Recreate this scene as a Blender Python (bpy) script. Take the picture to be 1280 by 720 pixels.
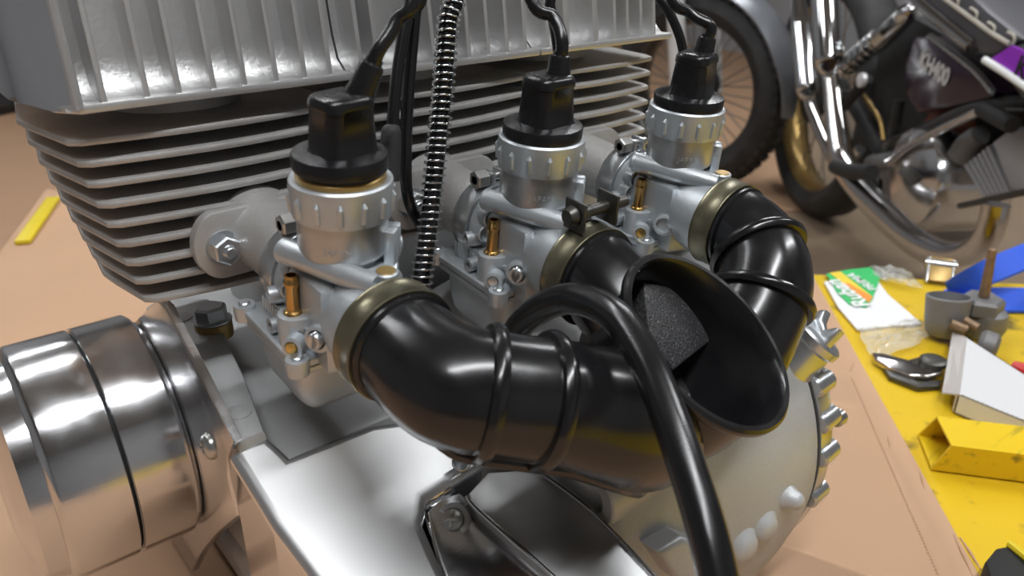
import bpy, bmesh, math, random
from mathutils.bvhtree import BVHTree
from mathutils import Vector as V, Matrix, Quaternion
random.seed(7)
for o in list(bpy.data.objects): bpy.data.objects.remove(o)
scene = bpy.context.scene
COL = scene.collection
pi = math.pi
# ------------------------------------------------------------------ camera
F = 1004.0
PITCH, YAW = math.radians(24.7), math.radians(39.2)
CAM = V((-0.145, -0.288, 0.409))
hf = V((math.sin(YAW), math.cos(YAW), 0))
FWD = hf*math.cos(PITCH) + V((0, 0, -math.sin(PITCH)))
RIGHT = V((math.cos(YAW), -math.sin(YAW), 0))
UP = RIGHT.cross(FWD)
cd = bpy.data.cameras.new('camera'); cam = bpy.data.objects.new('camera', cd); COL.objects.link(cam)
cam.location = CAM; cam.rotation_euler = (pi/2-PITCH, 0, -YAW)
cd.sensor_width = 36; cd.lens = F/1280*36; cd.clip_start = 0.01; cd.clip_end = 60
cd.dof.use_dof = True; cd.dof.focus_distance = 0.42; cd.dof.aperture_fstop = 10.5
scene.camera = cam
# ------------------------------------------------------------------ world and light
vs = scene.view_settings
vs.view_transform = 'Standard'; vs.look = 'None'; vs.gamma = 1; vs.use_curve_mapping = False
vs.exposure = 0.15
w = bpy.data.worlds.new('world'); scene.world = w; w.use_nodes = True
bg = w.node_tree.nodes['Background']; bg.inputs[0].default_value = (0, 0, 0, 1); bg.inputs[1].default_value = 0.0   # closed room, no sky
CEIL = 1.95; FLOOR = -0.42

def ray(x, y): return FWD + RIGHT*((x-640)/F) + UP*((360-y)/F)
def pz(x, y, z): r = ray(x, y); return CAM + r*((z-CAM.z)/r.z)
def py(x, y, v): r = ray(x, y); return CAM + r*((v-CAM.y)/r.y)
def px(x, y, v): r = ray(x, y); return CAM + r*((v-CAM.x)/r.x)
def pd(x, y, d): return CAM + ray(x, y)*d

# ceiling tubes: (centre x, centre y, length along X, watts)
LAMPS = [(-0.1, -0.62, 1.5, 25), (2.1, -0.62, 1.5, 18), (-0.1, 1.25, 1.5, 15), (2.3, 1.25, 1.5, 18), (-0.6, 3.1, 1.5, 14)]

# ------------------------------------------------------------------ materials
MATS = {}
def mat(name, col, metal=0.0, rough=0.5, noise=None, bump=None, coat=0, spec=None, trans=0, ior=None, rvar=None, aniso=0, alpha=1, emit=None):
    """noise=(scale,amount,colour2)  bump=(scale,strength)  rvar=(scale,amount)"""
    m = bpy.data.materials.new(name); m.use_nodes = True
    nt = m.node_tree; b = nt.nodes['Principled BSDF']
    b.inputs['Base Color'].default_value = (*col, 1); b.inputs['Metallic'].default_value = metal; b.inputs['Roughness'].default_value = rough
    if coat: b.inputs['Coat Weight'].default_value = coat; b.inputs['Coat Roughness'].default_value = 0.08
    if spec is not None: b.inputs['Specular IOR Level'].default_value = spec
    if trans: b.inputs['Transmission Weight'].default_value = trans
    if ior: b.inputs['IOR'].default_value = ior
    if alpha < 1: b.inputs['Alpha'].default_value = alpha
    if emit: b.inputs['Emission Color'].default_value = (*emit[0], 1); b.inputs['Emission Strength'].default_value = emit[1]
    tc = nt.nodes.new('ShaderNodeTexCoord')
    def nz(scale, detail=4, stretch=None):
        n = nt.nodes.new('ShaderNodeTexNoise'); n.inputs['Scale'].default_value = scale; n.inputs['Detail'].default_value = detail
        if stretch:
            mp = nt.nodes.new('ShaderNodeMapping'); mp.inputs['Scale'].default_value = stretch
            nt.links.new(tc.outputs['Object'], mp.inputs[0]); nt.links.new(mp.outputs[0], n.inputs['Vector'])
        else: nt.links.new(tc.outputs['Object'], n.inputs['Vector'])
        return n
    if noise:
        n = nz(noise[0], 6, noise[3] if len(noise) > 3 else None)
        lo, hi = (noise[4] if len(noise) > 4 else (0.35, 0.7))
        r = nt.nodes.new('ShaderNodeValToRGB'); r.color_ramp.elements[0].position = lo; r.color_ramp.elements[1].position = hi
        r.color_ramp.elements[0].color = (*col, 1); c2 = noise[2]; a = noise[1]
        r.color_ramp.elements[1].color = (*[col[i]*(1-a)+c2[i]*a for i in range(3)], 1)
        nt.links.new(n.outputs[0], r.inputs[0]); nt.links.new(r.outputs[0], b.inputs['Base Color'])
    if bump:
        n = nz(bump[0], 3, bump[2] if len(bump) > 2 else None); bp = nt.nodes.new('ShaderNodeBump'); bp.inputs['Strength'].default_value = bump[1]; bp.inputs['Distance'].default_value = 0.001
        nt.links.new(n.outputs[0], bp.inputs['Height']); nt.links.new(bp.outputs[0], b.inputs['Normal'])
    if rvar:
        n = nz(rvar[0], 5, rvar[2] if len(rvar) > 2 else None); mr = nt.nodes.new('ShaderNodeMapRange')
        mr.inputs['From Min'].default_value = 0.3; mr.inputs['From Max'].default_value = 0.7
        mr.inputs['To Min'].default_value = max(0.02, rough-rvar[1]); mr.inputs['To Max'].default_value = rough+rvar[1]
        nt.links.new(n.outputs[0], mr.inputs[0]); nt.links.new(mr.outputs[0], b.inputs['Roughness'])
    MATS[name] = m
    return m
mat('cast_carb', (0.56, 0.60, 0.63), 0.70, 0.40, noise=(40, 0.35, (0.36, 0.36, 0.36)), bump=(900, 0.10), rvar=(60, 0.08))
mat('cast_carb_barrel', (0.54, 0.555, 0.57), 0.8, 0.36, noise=(30, 0.5, (0.34, 0.31, 0.28)), bump=(900, 0.06))
mat('zinc', (0.58, 0.61, 0.64), 0.9, 0.28, noise=(60, 0.3, (0.4, 0.38, 0.34)))
mat('steel', (0.50, 0.50, 0.49), 0.95, 0.30, noise=(80, 0.3, (0.35, 0.33, 0.28)))
mat('dark_steel', (0.10, 0.10, 0.095), 0.9, 0.42, noise=(90, 0.3, (0.2, 0.18, 0.15)))
mat('fin_alu', (0.52, 0.515, 0.505), 0.65, 0.50, noise=(35, 0.4, (0.30, 0.27, 0.25)), bump=(500, 0.25))
mat('head_alu', (0.68, 0.68, 0.68), 0.8, 0.38, noise=(50, 0.3, (0.55, 0.54, 0.52)), bump=(450, 0.22))
mat('polished', (0.66, 0.665, 0.68), 1.0, 0.18, noise=(25, 0.35, (0.62, 0.61, 0.60)), rvar=(40, 0.06), bump=(60, 0.03, (1, 8, 8)))
mat('polished_top', (0.58, 0.585, 0.59), 1.0, 0.45, noise=(22, 0.15, (0.55, 0.55, 0.55)), rvar=(120, 0.02, (6, 0.6, 1)))
mat('case_alu', (0.50, 0.51, 0.515), 0.30, 0.48, noise=(28, 0.35, (0.40, 0.40, 0.40)), bump=(700, 0.18), rvar=(30, 0.06))
mat('mirror', (0.72, 0.72, 0.74), 1.0, 0.06)
mat('chrome', (0.62, 0.63, 0.64), 1.0, 0.08)
mat('chrome_worn', (0.66, 0.66, 0.67), 1.0, 0.14, noise=(6, 0.3, (0.5, 0.42, 0.32)))
mat('rubber_gloss', (0.008, 0.008, 0.009), 0, 0.22, noise=(90, 0.5, (0.014, 0.0135, 0.0145)), rvar=(55, 0.06), bump=(140, 0.03), spec=0.5)
mat('rubber_satin', (0.008, 0.008, 0.009), 0, 0.27, rvar=(60, 0.06), spec=0.45)
mat('rubber_dull', (0.02, 0.02, 0.021), 0, 0.6, bump=(400, 0.3))
mat('hose_black', (0.007, 0.007, 0.008), 0, 0.25, rvar=(50, 0.05), spec=0.5)
mat('wet_rubber', (0.035, 0.035, 0.037), 0, 0.4, noise=(700, 0.7, (0.2, 0.2, 0.2), None, (0.55, 0.75)), bump=(900, 0.8))
mat('olive_zinc', (0.20, 0.185, 0.125), 0.85, 0.34, noise=(300, 0.35, (0.33, 0.31, 0.24), None, (0.6, 0.75)), rvar=(60, 0.08))
mat('brass', (0.55, 0.34, 0.12), 1.0, 0.26, noise=(150, 0.5, (0.32, 0.19, 0.07)))
mat('brass_bright', (0.72, 0.52, 0.18), 1.0, 0.28)
mat('washer_tan', (0.40, 0.27, 0.10), 0.7, 0.4)
mat('cardboard', (0.54, 0.335, 0.205), 0, 0.75, noise=(5, 0.3, (0.46, 0.285, 0.175)), bump=(60, 0.06, (1, 12, 1)))
mat('yellow_deck', (0.75, 0.50, 0.015), 0, 0.42, noise=(26, 0.85, (0.10, 0.075, 0.03), None, (0.60, 0.72)), bump=(40, 0.1))
mat('yellow_paint', (0.80, 0.55, 0.015), 0, 0.35, noise=(20, 0.85, (0.15, 0.11, 0.03), (1, 6, 6), (0.58, 0.8)))
mat('yellow_plain', (0.75, 0.58, 0.02), 0, 0.45)
mat('black_paint', (0.012, 0.012, 0.012), 0, 0.35)
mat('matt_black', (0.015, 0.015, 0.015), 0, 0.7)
mat('floor', (0.33, 0.24, 0.16), 0, 0.6, noise=(3, 0.6, (0.20, 0.15, 0.105)), bump=(30, 0.1))
mat('wall', (0.36, 0.37, 0.39), 0, 0.8, noise=(2, 0.3, (0.4, 0.4, 0.4)))
mat('ceiling', (0.32, 0.33, 0.35), 0, 0.8)
mat('lamp_glow', (1, 1, 1), 0, 0.5, emit=((0.95, 0.98, 1.0), 14.0))
mat('white_paper', (0.80, 0.80, 0.82), 0, 0.5)
mat('white_card', (0.66, 0.66, 0.67), 0, 0.55)
mat('grey_card', (0.50, 0.47, 0.45), 0, 0.6)
mat('film', (0.85, 0.87, 0.85), 0, 0.08, alpha=0.38, spec=0.9, bump=(60, 0.9))
mat('green_print', (0.02, 0.50, 0.12), 0, 0.4)
mat('yellow_print', (0.88, 0.62, 0.03), 0, 0.4)
mat('orange_print', (0.85, 0.30, 0.03), 0, 0.4)
mat('white_print', (0.85, 0.87, 0.85), 0, 0.4)
mat('blue_strap', (0.018, 0.10, 0.68), 0, 0.55, bump=(900, 0.4, (1, 6, 1)))
mat('dull_cast', (0.22, 0.22, 0.225), 0.4, 0.55, noise=(40, 0.4, (0.15, 0.14, 0.13)))
mat('rust_brass', (0.30, 0.20, 0.12), 0.6, 0.5, noise=(120, 0.6, (0.14, 0.10, 0.07)))
mat('purple_black', (0.020, 0.006, 0.022), 0, 0.22, coat=0.3, spec=0.5)
mat('purple', (0.30, 0.02, 0.55), 0, 0.3, coat=0.5)
mat('emblem', (0.80, 0.80, 0.80), 0.3, 0.3)
mat('seat_vinyl', (0.075, 0.075, 0.085), 0, 0.42)
mat('piping', (0.45, 0.42, 0.36), 0, 0.6)
mat('gold_rim', (0.45, 0.30, 0.11), 0.85, 0.35, noise=(12, 0.5, (0.25, 0.17, 0.08)))
mat('tyre', (0.018, 0.018, 0.019), 0, 0.65, noise=(20, 0.5, (0.045, 0.042, 0.04)))
mat('fender_grey', (0.19, 0.20, 0.22), 0.3, 0.32)
mat('engine_grey', (0.40, 0.40, 0.42), 0.4, 0.45)
mat('rust_red', (0.22, 0.055, 0.02), 0, 0.6, noise=(40, 0.5, (0.1, 0.03, 0.02)))
mat('red_plastic', (0.55, 0.02, 0.02), 0, 0.35)
mat('green_plastic', (0.03, 0.35, 0.05), 0, 0.35)
mat('spoke', (0.30, 0.29, 0.28), 0.8, 0.4)

# ------------------------------------------------------------------ mesh helpers
class MB:
    def __init__(s): s.bm = bmesh.new()
    def _basis(s, d, ref=None):
        d = V(d).normalized(); r = V(ref) if ref is not None else (V((0, 0, 1)) if abs(d.z) < 0.9 else V((1, 0, 0)))
        u = (r - d*r.dot(d)).normalized(); return d, u, d.cross(u)
    def lathe(s, prof, o=(0, 0, 0), d=(0, 0, 1), seg=32, ref=None, sx=1, sy=1, closed=False):
        """prof: list of (radius, t along d). radius 0 makes a tip."""
        bm = s.bm; o = V(o); d, u, v = s._basis(d, ref); rings = []
        for r, t in prof:
            if r <= 1e-9: rings.append([bm.verts.new(o+d*t)])
            else: rings.append([bm.verts.new(o+d*t+u*(r*sx*math.cos(2*pi*k/seg))+v*(r*sy*math.sin(2*pi*k/seg))) for k in range(seg)])
        prs = list(zip(rings, rings[1:]))
        if closed: prs.append((rings[-1], rings[0]))
        for a, b in prs:
            for k in range(seg):
                k2 = (k+1) % seg
                if len(a) == 1 and len(b) == 1: continue
                if len(a) == 1: bm.faces.new((a[0], b[k2], b[k]))
                elif len(b) == 1: bm.faces.new((a[k], a[k2], b[0]))
                else: bm.faces.new((a[k], a[k2], b[k2], b[k]))
        return s
    def cyl(s, p0, p1, r, r1=None, seg=20, bev=0.0):
        p0 = V(p0); p1 = V(p1); L = (p1-p0).length; r1 = r if r1 is None else r1
        if bev: pr = [(0, 0), (r-bev, 0), (r, bev), (r1, L-bev), (r1-bev, L), (0, L)]
        else: pr = [(0, 0), (r, 0), (r1, L), (0, L)]
        return s.lathe(pr, p0, p1-p0, seg)
    def ringtube(s, p0, p1, r, ri, depth, seg=18):
        p0 = V(p0); p1 = V(p1); L = (p1-p0).length
        return s.lathe([(0, 0), (r, 0), (r, L), (ri, L), (ri, L-depth), (0, L-depth)], p0, p1-p0, seg)
    def tube(s, pts, rad, seg=14, caps=True, smooth=0, flat=None):
        pts = [V(p) for p in pts]; n = len(pts)
        rad = list(rad) if hasattr(rad, '__len__') else [rad]*n
        if smooth: pts, rad = spline(pts, rad, smooth)
        bm = s.bm; t0 = (pts[1]-pts[0]).normalized(); _, u, v = s._basis(t0, flat); rings = []
        for i, p in enumerate(pts):
            t = (pts[min(i+1, len(pts)-1)]-pts[max(i-1, 0)]).normalized()
            q = t0.rotation_difference(t); u = q @ u; v = q @ v; t0 = t
            rr = rad[i]; ru, rv = rr if isinstance(rr, tuple) else (rr, rr)
            rings.append([bm.verts.new(p+u*(ru*math.cos(2*pi*k/seg))+v*(rv*math.sin(2*pi*k/seg))) for k in range(seg)])
        for a, b in zip(rings, rings[1:]):
            for k in range(seg): bm.faces.new((a[k], a[(k+1) % seg], b[(k+1) % seg], b[k]))
        if caps: bm.faces.new(rings[0][::-1]); bm.faces.new(rings[-1])
        return s
    def prism(s, poly, ext, bev=0.0, bseg=2, which='top'):
        """poly: list of 3D points (one end), ext: vector to the other end; bevel the poly-side rim"""
        bm = s.bm; ext = V(ext); a = [bm.verts.new(V(p)) for p in poly]; b = [bm.verts.new(V(p)+ext) for p in poly]
        n = len(a); top = bm.faces.new(a); bot = bm.faces.new(b[::-1]); sd = []
        for k in range(n): sd.append(bm.faces.new((a[k], b[k], b[(k+1) % n], a[(k+1) % n])))
        fs = [top, bot]+sd; bmesh.ops.recalc_face_normals(bm, faces=fs)
        if bev:
            es = list(top.edges)
            if which == 'all': es = list({e for f in fs for e in f.edges})
            elif which == 'both': es = list(top.edges)+list(bot.edges)
            bmesh.ops.bevel(bm, geom=es, offset=bev, segments=bseg, profile=0.5, affect='EDGES', clamp_overlap=True)
        return s
    def box(s, c, size, rot=None, bev=0.0, bseg=2):
        m = Matrix.Translation(V(c)) @ (rot.to_4x4() if rot else Matrix.Identity(4)) @ Matrix.Diagonal((*size, 1))
        r = bmesh.ops.create_cube(s.bm, size=1, matrix=m)
        if bev:
            es = list({e for v in r['verts'] for e in v.link_edges})
            bmesh.ops.bevel(s.bm, geom=es, offset=bev, segments=bseg, profile=0.5, affect='EDGES', clamp_overlap=True)
        return s
    def hexa(s, p0, p1, r, bev=0.0008):
        p0 = V(p0); p1 = V(p1); L = (p1-p0).length
        return s.lathe([(0, 0), (r, 0), (r, L-bev), (r*0.86, L), (0, L)], p0, p1-p0, 6)
    def done(s, name, m, parent=None, ang=35, smooth=True, mat2=None):
        bm = s.bm
        bmesh.ops.recalc_face_normals(bm, faces=bm.faces[:])
        lim = math.radians(ang)
        for f in bm.faces: f.smooth = smooth
        for e in bm.edges:
            if len(e.link_faces) == 2: e.smooth = e.calc_face_angle(0) < lim
        me = bpy.data.meshes.new(name); bm.to_mesh(me); bm.free(); me.materials.append(MATS[m])
        if mat2:
            me.materials.append(MATS[mat2[0]])
            for p in me.polygons:
                if mat2[1](p.normal): p.material_index = 1
        return link(name, me, parent)
def link(name, me, parent=None):
    o = bpy.data.objects.new(name, me); COL.objects.link(o)
    if parent is not None:
        o.parent = parent
        if parent.type == 'EMPTY' and parent.get('world_space'): o.matrix_parent_inverse = Matrix.Translation(-parent.location)
    return o
def spline(pts, rad, k):
    op, orr = [], []; n = len(pts)
    g = lambda r: r if isinstance(r, tuple) else (r, r)
    for i in range(n-1):
        p0, p1, p2, p3 = pts[max(i-1, 0)], pts[i], pts[i+1], pts[min(i+2, n-1)]
        a, b = g(rad[i]), g(rad[i+1])
        for j in range(k):
            t = j/k; t2 = t*t; t3 = t2*t
            op.append(0.5*((2*p1)+(p2-p0)*t+(2*p0-5*p1+4*p2-p3)*t2+(3*p1-p0-p2*1-p1*0+p3-p1*0-p2*2)*t3) if False else 0.5*((2*p1)+(p2-p0)*t+(2*p0-5*p1+4*p2-p3)*t2+(-p0+3*p1-3*p2+p3)*t3))
            orr.append((a[0]*(1-t)+b[0]*t, a[1]*(1-t)+b[1]*t))
    op.append(pts[-1]); orr.append(g(rad[-1])); return op, orr
def tag(o, label, cat, group=None):
    o['label'] = label; o['category'] = cat
    if group: o['group'] = group
    return o
def thing(name, loc, label, cat, group=None, world=True):
    o = bpy.data.objects.new(name, None); COL.objects.link(o); o.location = V(loc); o.empty_display_size = 0.02
    if world: o['world_space'] = 1
    return tag(o, label, cat, group)
def struct(o): o['kind'] = 'structure'; return o
def text_mesh(txt, size, depth, bold=0.0):
    c = bpy.data.curves.new('lettering', 'FONT'); c.body = txt; c.size = size; c.extrude = depth; c.offset = bold; c.align_x = 'CENTER'; c.align_y = 'CENTER'
    c.resolution_u = 3
    t = bpy.data.objects.new('lettering', c); COL.objects.link(t)
    bpy.context.view_layer.update()
    me = bpy.data.meshes.new_from_object(t.evaluated_get(bpy.context.evaluated_depsgraph_get()))
    bpy.data.objects.remove(t); return me
def text_on(name, txt, size, depth, m, org, xdir, ydir, parent, bold=0.0):
    me = text_mesh(txt, size, depth, bold); xd = V(xdir).normalized(); yd = V(ydir); yd = (yd-xd*yd.dot(xd)).normalized(); zd = xd.cross(yd)
    M = Matrix((xd, yd, zd)).transposed().to_4x4(); M.translation = V(org); me.transform(M); me.materials.clear(); me.materials.append(MATS[m])
    return link(name, me, parent)
def arc2(cx, cy, r, a0, a1, n): return [(cx+r*math.cos(math.radians(a0+(a1-a0)*k/n)), cy+r*math.sin(math.radians(a0+(a1-a0)*k/n))) for k in range(n+1)]
def rrect(x0, x1, y0, y1, r, n=4):
    return arc2(x1-r, y1-r, r, 0, 90, n)+arc2(x0+r, y1-r, r, 90, 180, n)+arc2(x0+r, y0+r, r, 180, 270, n)+arc2(x1-r, y0+r, r, 270, 360, n)
def carve(ob, mb):
    """cut the shape in mb out of ob (same parent space) as real geometry"""
    c = mb.done('carving_tool', 'steel', ob.parent); c.location = ob.location; c.matrix_parent_inverse = ob.matrix_parent_inverse
    md = ob.modifiers.new('cut', 'BOOLEAN'); md.object = c; md.operation = 'DIFFERENCE'; md.solver = 'EXACT'; md.material_mode = 'INDEX'
    bpy.context.view_layer.update()
    me = bpy.data.meshes.new_from_object(ob.evaluated_get(bpy.context.evaluated_depsgraph_get())); ob.modifiers.clear(); ob.data = me
    bpy.data.objects.remove(c)
# ------------------------------------------------------------------ room shell
def slab(name, c, size, m): return struct(MB().box(c, size).done(name, m))
X0, X1, Y0, Y1 = -2.6, 4.6, -2.4, 4.4
cx, cy = (X0+X1)/2, (Y0+Y1)/2
slab('floor', (cx, cy, FLOOR-0.05), (X1-X0, Y1-Y0, 0.1), 'floor')
slab('ceiling', (cx, cy, CEIL+0.05), (X1-X0, Y1-Y0, 0.1), 'ceiling')
slab('wall_back', (cx, Y1+0.05, (CEIL+FLOOR)/2), (X1-X0, 0.1, CEIL-FLOOR), 'wall')
slab('wall_front', (cx, Y0-0.05, (CEIL+FLOOR)/2), (X1-X0, 0.1, CEIL-FLOOR), 'wall')
slab('wall_left', (X0-0.05, cy, (CEIL+FLOOR)/2), (0.1, Y1-Y0, CEIL-FLOOR), 'wall')
slab('wall_right', (X1+0.05, cy, (CEIL+FLOOR)/2), (0.1, Y1-Y0, CEIL-FLOOR), 'wall')
for i, (lx, ly, L, wt) in enumerate(LAMPS):
    t = thing('ceiling_lamp_offscreen', (lx, ly, CEIL), 'white ceiling batten lamp with a glowing tube', 'lamp', 'ceiling batten lamps')
    MB().box((lx, ly, CEIL-0.02), (L+0.1, 0.09, 0.04), bev=0.006).done('housing', 'white_card', t)
    MB().cyl((lx-L/2, ly, CEIL-0.062), (lx+L/2, ly, CEIL-0.062), 0.018).done('tube_offscreen', 'lamp_glow', t)
    ld = bpy.data.lights.new('lamp_light_offscreen', 'AREA'); ld.shape = 'RECTANGLE'; ld.size = L; ld.size_y = 0.10; ld.energy = wt; ld.color = (0.97, 0.985, 1.0)
    lo = bpy.data.objects.new('lamp_light_offscreen', ld); COL.objects.link(lo); lo.location = (lx, ly, CEIL-0.085); lo.parent = t; lo.matrix_parent_inverse = Matrix.Translation(-t.location)
# ------------------------------------------------------------------ lift bench and cardboard
ED = V((0.717, 0.697, 0)); EP = V((-0.697, 0.717, 0))      # along the right cardboard edge (away), and square to it (left)
EC = pz(1000, 316, 0)                                      # far right corner of the sheet
t = thing('lift_table', EC+EP*0.35-ED*0.5+V((0, 0, FLOOR)), 'yellow painted steel lift table under the cardboard', 'lift table')
c = EC+EP*0.27-ED*0.76
R = Matrix.Rotation(math.atan2(ED.y, ED.x), 3, 'Z')
MB().box(c+V((0, 0, -0.0255)), (1.40, 1.46, 0.043), R, bev=0.004).done('deck', 'yellow_deck', t)
MB().box(c+V((0, 0, (FLOOR-0.05)/2-0.001)), (1.1, 0.8, -FLOOR-0.048), R, bev=0.01).done('base', 'yellow_paint', t)
# main sheet
def bz(x, y, z=0.0): p = pz(x, y, z); return p
far_l = EC+EP*0.72
sheet = [EC, EC-ED*1.5, EC-ED*1.5+EP*1.24, EC-ED*0.3+EP*1.24, pz(-10, 330, 0), pz(12, 300, 0), pz(58, 236, 0), far_l]
sheet = [p+V((0, 0, 0)) for p in sheet]
o = tag(MB().prism(sheet, (0, 0, -0.004)).done('cardboard_sheet', 'cardboard'), 'large brown cardboard sheet lying under the engine', 'cardboard')
mb = MB()                                                  # perforated crease near the right edge
a, b = pz(1064, 472, 0), pz(1190, 760, 0)
n = 90
dr = (b-a)/n
for k in range(n):
    mb.box(a+dr*(k+0.5)+V((0, 0, -0.001)), (dr.length*0.68, 0.0018, 0.004), Matrix.Rotation(math.atan2(dr.y, dr.x), 3, 'Z'))
carve(o, mb)
for (xa, ya, xb, yb) in ((1192, 668, 1216, 720), (1200, 672, 1226, 712), (1150, 590, 1156, 612), (1110, 545, 1113, 560), (1062, 465, 1067, 452)):
    p, q = pz(xa, ya, 0), pz(xb, yb, 0)
    MB().tube([p, (p+q)/2+V((0, 0, 0.0006)), q], [0.0006, 0.0012, 0.0005], 6).done('torn_ridge', 'cardboard', o)
# floor sheets seen to the left and through the wheel
fp = [pz(-60, 140, FLOOR), pz(260, 140, FLOOR), pz(260, 420, FLOOR), pz(-60, 420, FLOOR)]
tag(MB().prism([p+V((0, 0, 0.005)) for p in fp], (0, 0, -0.004)).done('floor_cardboard', 'cardboard'), 'cardboard sheet spread on the floor beyond the left cylinder', 'cardboard')
fp = [pz(760, 40, FLOOR), pz(960, 40, FLOOR), pz(1030, 262, FLOOR), pz(905, 272, FLOOR), pz(760, 262, FLOOR)]
tag(MB().prism([p+V((0, 0, 0.005)) for p in fp], (0, 0, -0.004)).done('floor_cardboard', 'cardboard'), 'cardboard sheet on the floor under the spoked front wheel', 'cardboard')
a, b = pz(67, 248, 0.004), pz(28, 303, 0.004)
o = tag(MB().box((a+b)/2, ((b-a).length, 0.020, 0.006), Matrix.Rotation(math.atan2((b-a).y, (b-a).x), 3, 'Z'), bev=0.001).done('yellow_strip', 'yellow_plain'), 'short bright yellow strip at the cardboard edge left of the fins', 'strip')
# ------------------------------------------------------------------ engine
eng = thing('engine', (0.11, 0.12, 0), 'three-cylinder air-cooled motorcycle engine standing on the cardboard', 'engine')
LEAN = math.tan(math.radians(6.5))
def yl(z): return (z-0.33)*LEAN
CYLS = [(-0.080, 0.0585), (0.0595, 0.1870), (0.1880, 0.308)]
FZ = [0.3205-0.0098*k for k in range(9)]
for ci, (xa, xb) in enumerate(CYLS):
    mid = (xa+xb)/2; first = ci == 0; last = ci == 2
    core = MB().cyl((mid, 0.165+yl(0.22), 0.225), (mid, 0.165+yl(0.335), 0.335), 0.034, seg=40).done('cylinder', 'fin_alu', eng)
    core['label'] = ('left', 'middle', 'right')[ci]+' finned aluminium cylinder'
    for k, z in enumerate(FZ):
        y = 0.102+yl(z); s = k/8.0
        l = xa + (0.004+0.016*s if first else 0.0); r = xb-(0.002+0.014*s if last else 0.0)
        ch = (0.010, 0.055) if first else (0.006, 0.006)
        var = random.uniform(-0.002, 0.002)
        pts = []
        if first: pts += [(l-0.010+0.002*s, y+0.066-0.014*s), (l-0.008+0.002*s, y+0.048-0.012*s), (l-0.001, y+0.006)]
        else: pts += [(l, y+0.015)]
        nb = 7
        for j in range(nb+1):
            f = j/nb; pts.append((l+0.004+(r-l-0.008)*f, y+0.002-0.006*math.sin(pi*f)+var*0.3))
        if last: pts += [(r, y+0.010), (r+0.006, y+0.05)]
        else: pts += [(r, y+0.015)]
        pts += [(r, y+0.13), (l, y+0.13)]
        MB().prism([(p[0], p[1], z) for p in pts], (0, 0, -0.0034), bev=0.0012, bseg=2, which='both').done('fin', 'fin_alu', core)
# cylinder heads: thick base plate, upright ribs
RIBS = [[-0.061, -0.043, -0.029, -0.013, 0.002, 0.018, 0.033, 0.047], [0.065, 0.075, 0.098, 0.111, 0.123, 0.135, 0.149, 0.163, 0.177], [0.195, 0.211, 0.236, 0.254, 0.266, 0.279, 0.292]]
for ci, (xa, xb) in enumerate(CYLS):
    z0 = 0.334; zt = 0.415; y0 = 0.092
    ca = 0.012 if ci == 0 else 0.0
    pl = [(xa, y0+ca), (xa+ca*0.7, y0), (xb, y0), (xb, 0.25), (xa, 0.25)] if ci == 0 else [(xa, y0), (xb, y0), (xb, 0.25), (xa, 0.25)]
    hd = MB().prism([(p[0], p[1], z0+0.003) for p in pl], (0, 0, -0.004), bev=0.0010, which='both').done('cylinder_head', 'head_alu', eng)
    hd['label'] = ('left', 'middle', 'right')[ci]+' cylinder head with upright fins'
    mb = MB()                                              # sloped web between the ribs
    prof = [(y0+0.003, z0), (y0+0.009, z0+0.0025), (y0+0.016, z0+0.008), (y0+0.020, z0+0.020), (y0+0.021+yl(zt)-yl(z0), zt), (0.24, zt), (0.24, z0)]
    mb.prism([(xa+(0.004 if ci == 0 else 0.0003), p[0], p[1]) for p in prof], (xb-xa-(0.004 if ci == 0 else 0.0004), 0, 0), bev=0.0)
    mb.done('web', 'head_alu', hd)
    if ci == 0:                                            # mirror-polished end plate at the left corner
        q = [(xa+0.0085, y0+0.001, z0), (xa-0.0005, y0+0.012, z0), (xa-0.010, y0+0.05, z0), (xa-0.010, y0+0.14, z0), (xa+0.008, y0+0.14, z0)]
        mb = MB().prism([V(p)+V((0, yl(zt)-yl(z0), zt-z0)) for p in q], V((0, -(yl(zt)-yl(z0)), -(zt-z0))), bev=0.001)
        mb.done('end_plate', 'mirror', hd)
        mb = MB().tube([(xa+0.0085, y0+0.0012, z0+0.001), (xa+0.0085, y0+0.0012+yl(zt)-yl(z0), zt)], 0.0021, 8); mb.done('corner_rib', 'head_alu', hd)
    for x in RIBS[ci]:
        wd = 0.0030 if x not in (0.211, 0.236) else 0.005
        yb = y0+0.001
        mb = MB()
        pr = [(yb, z0+0.001), (yb+0.0005+yl(zt)-yl(z0), zt), (yb+0.05, zt), (yb+0.05, z0+0.001)]
        mb.prism([(x-wd/2, p[0], p[1]) for p in pr], (wd, 0, 0), bev=0.0010, bseg=2, which='both')
        mb.done('fin', 'head_alu', hd)
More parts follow.
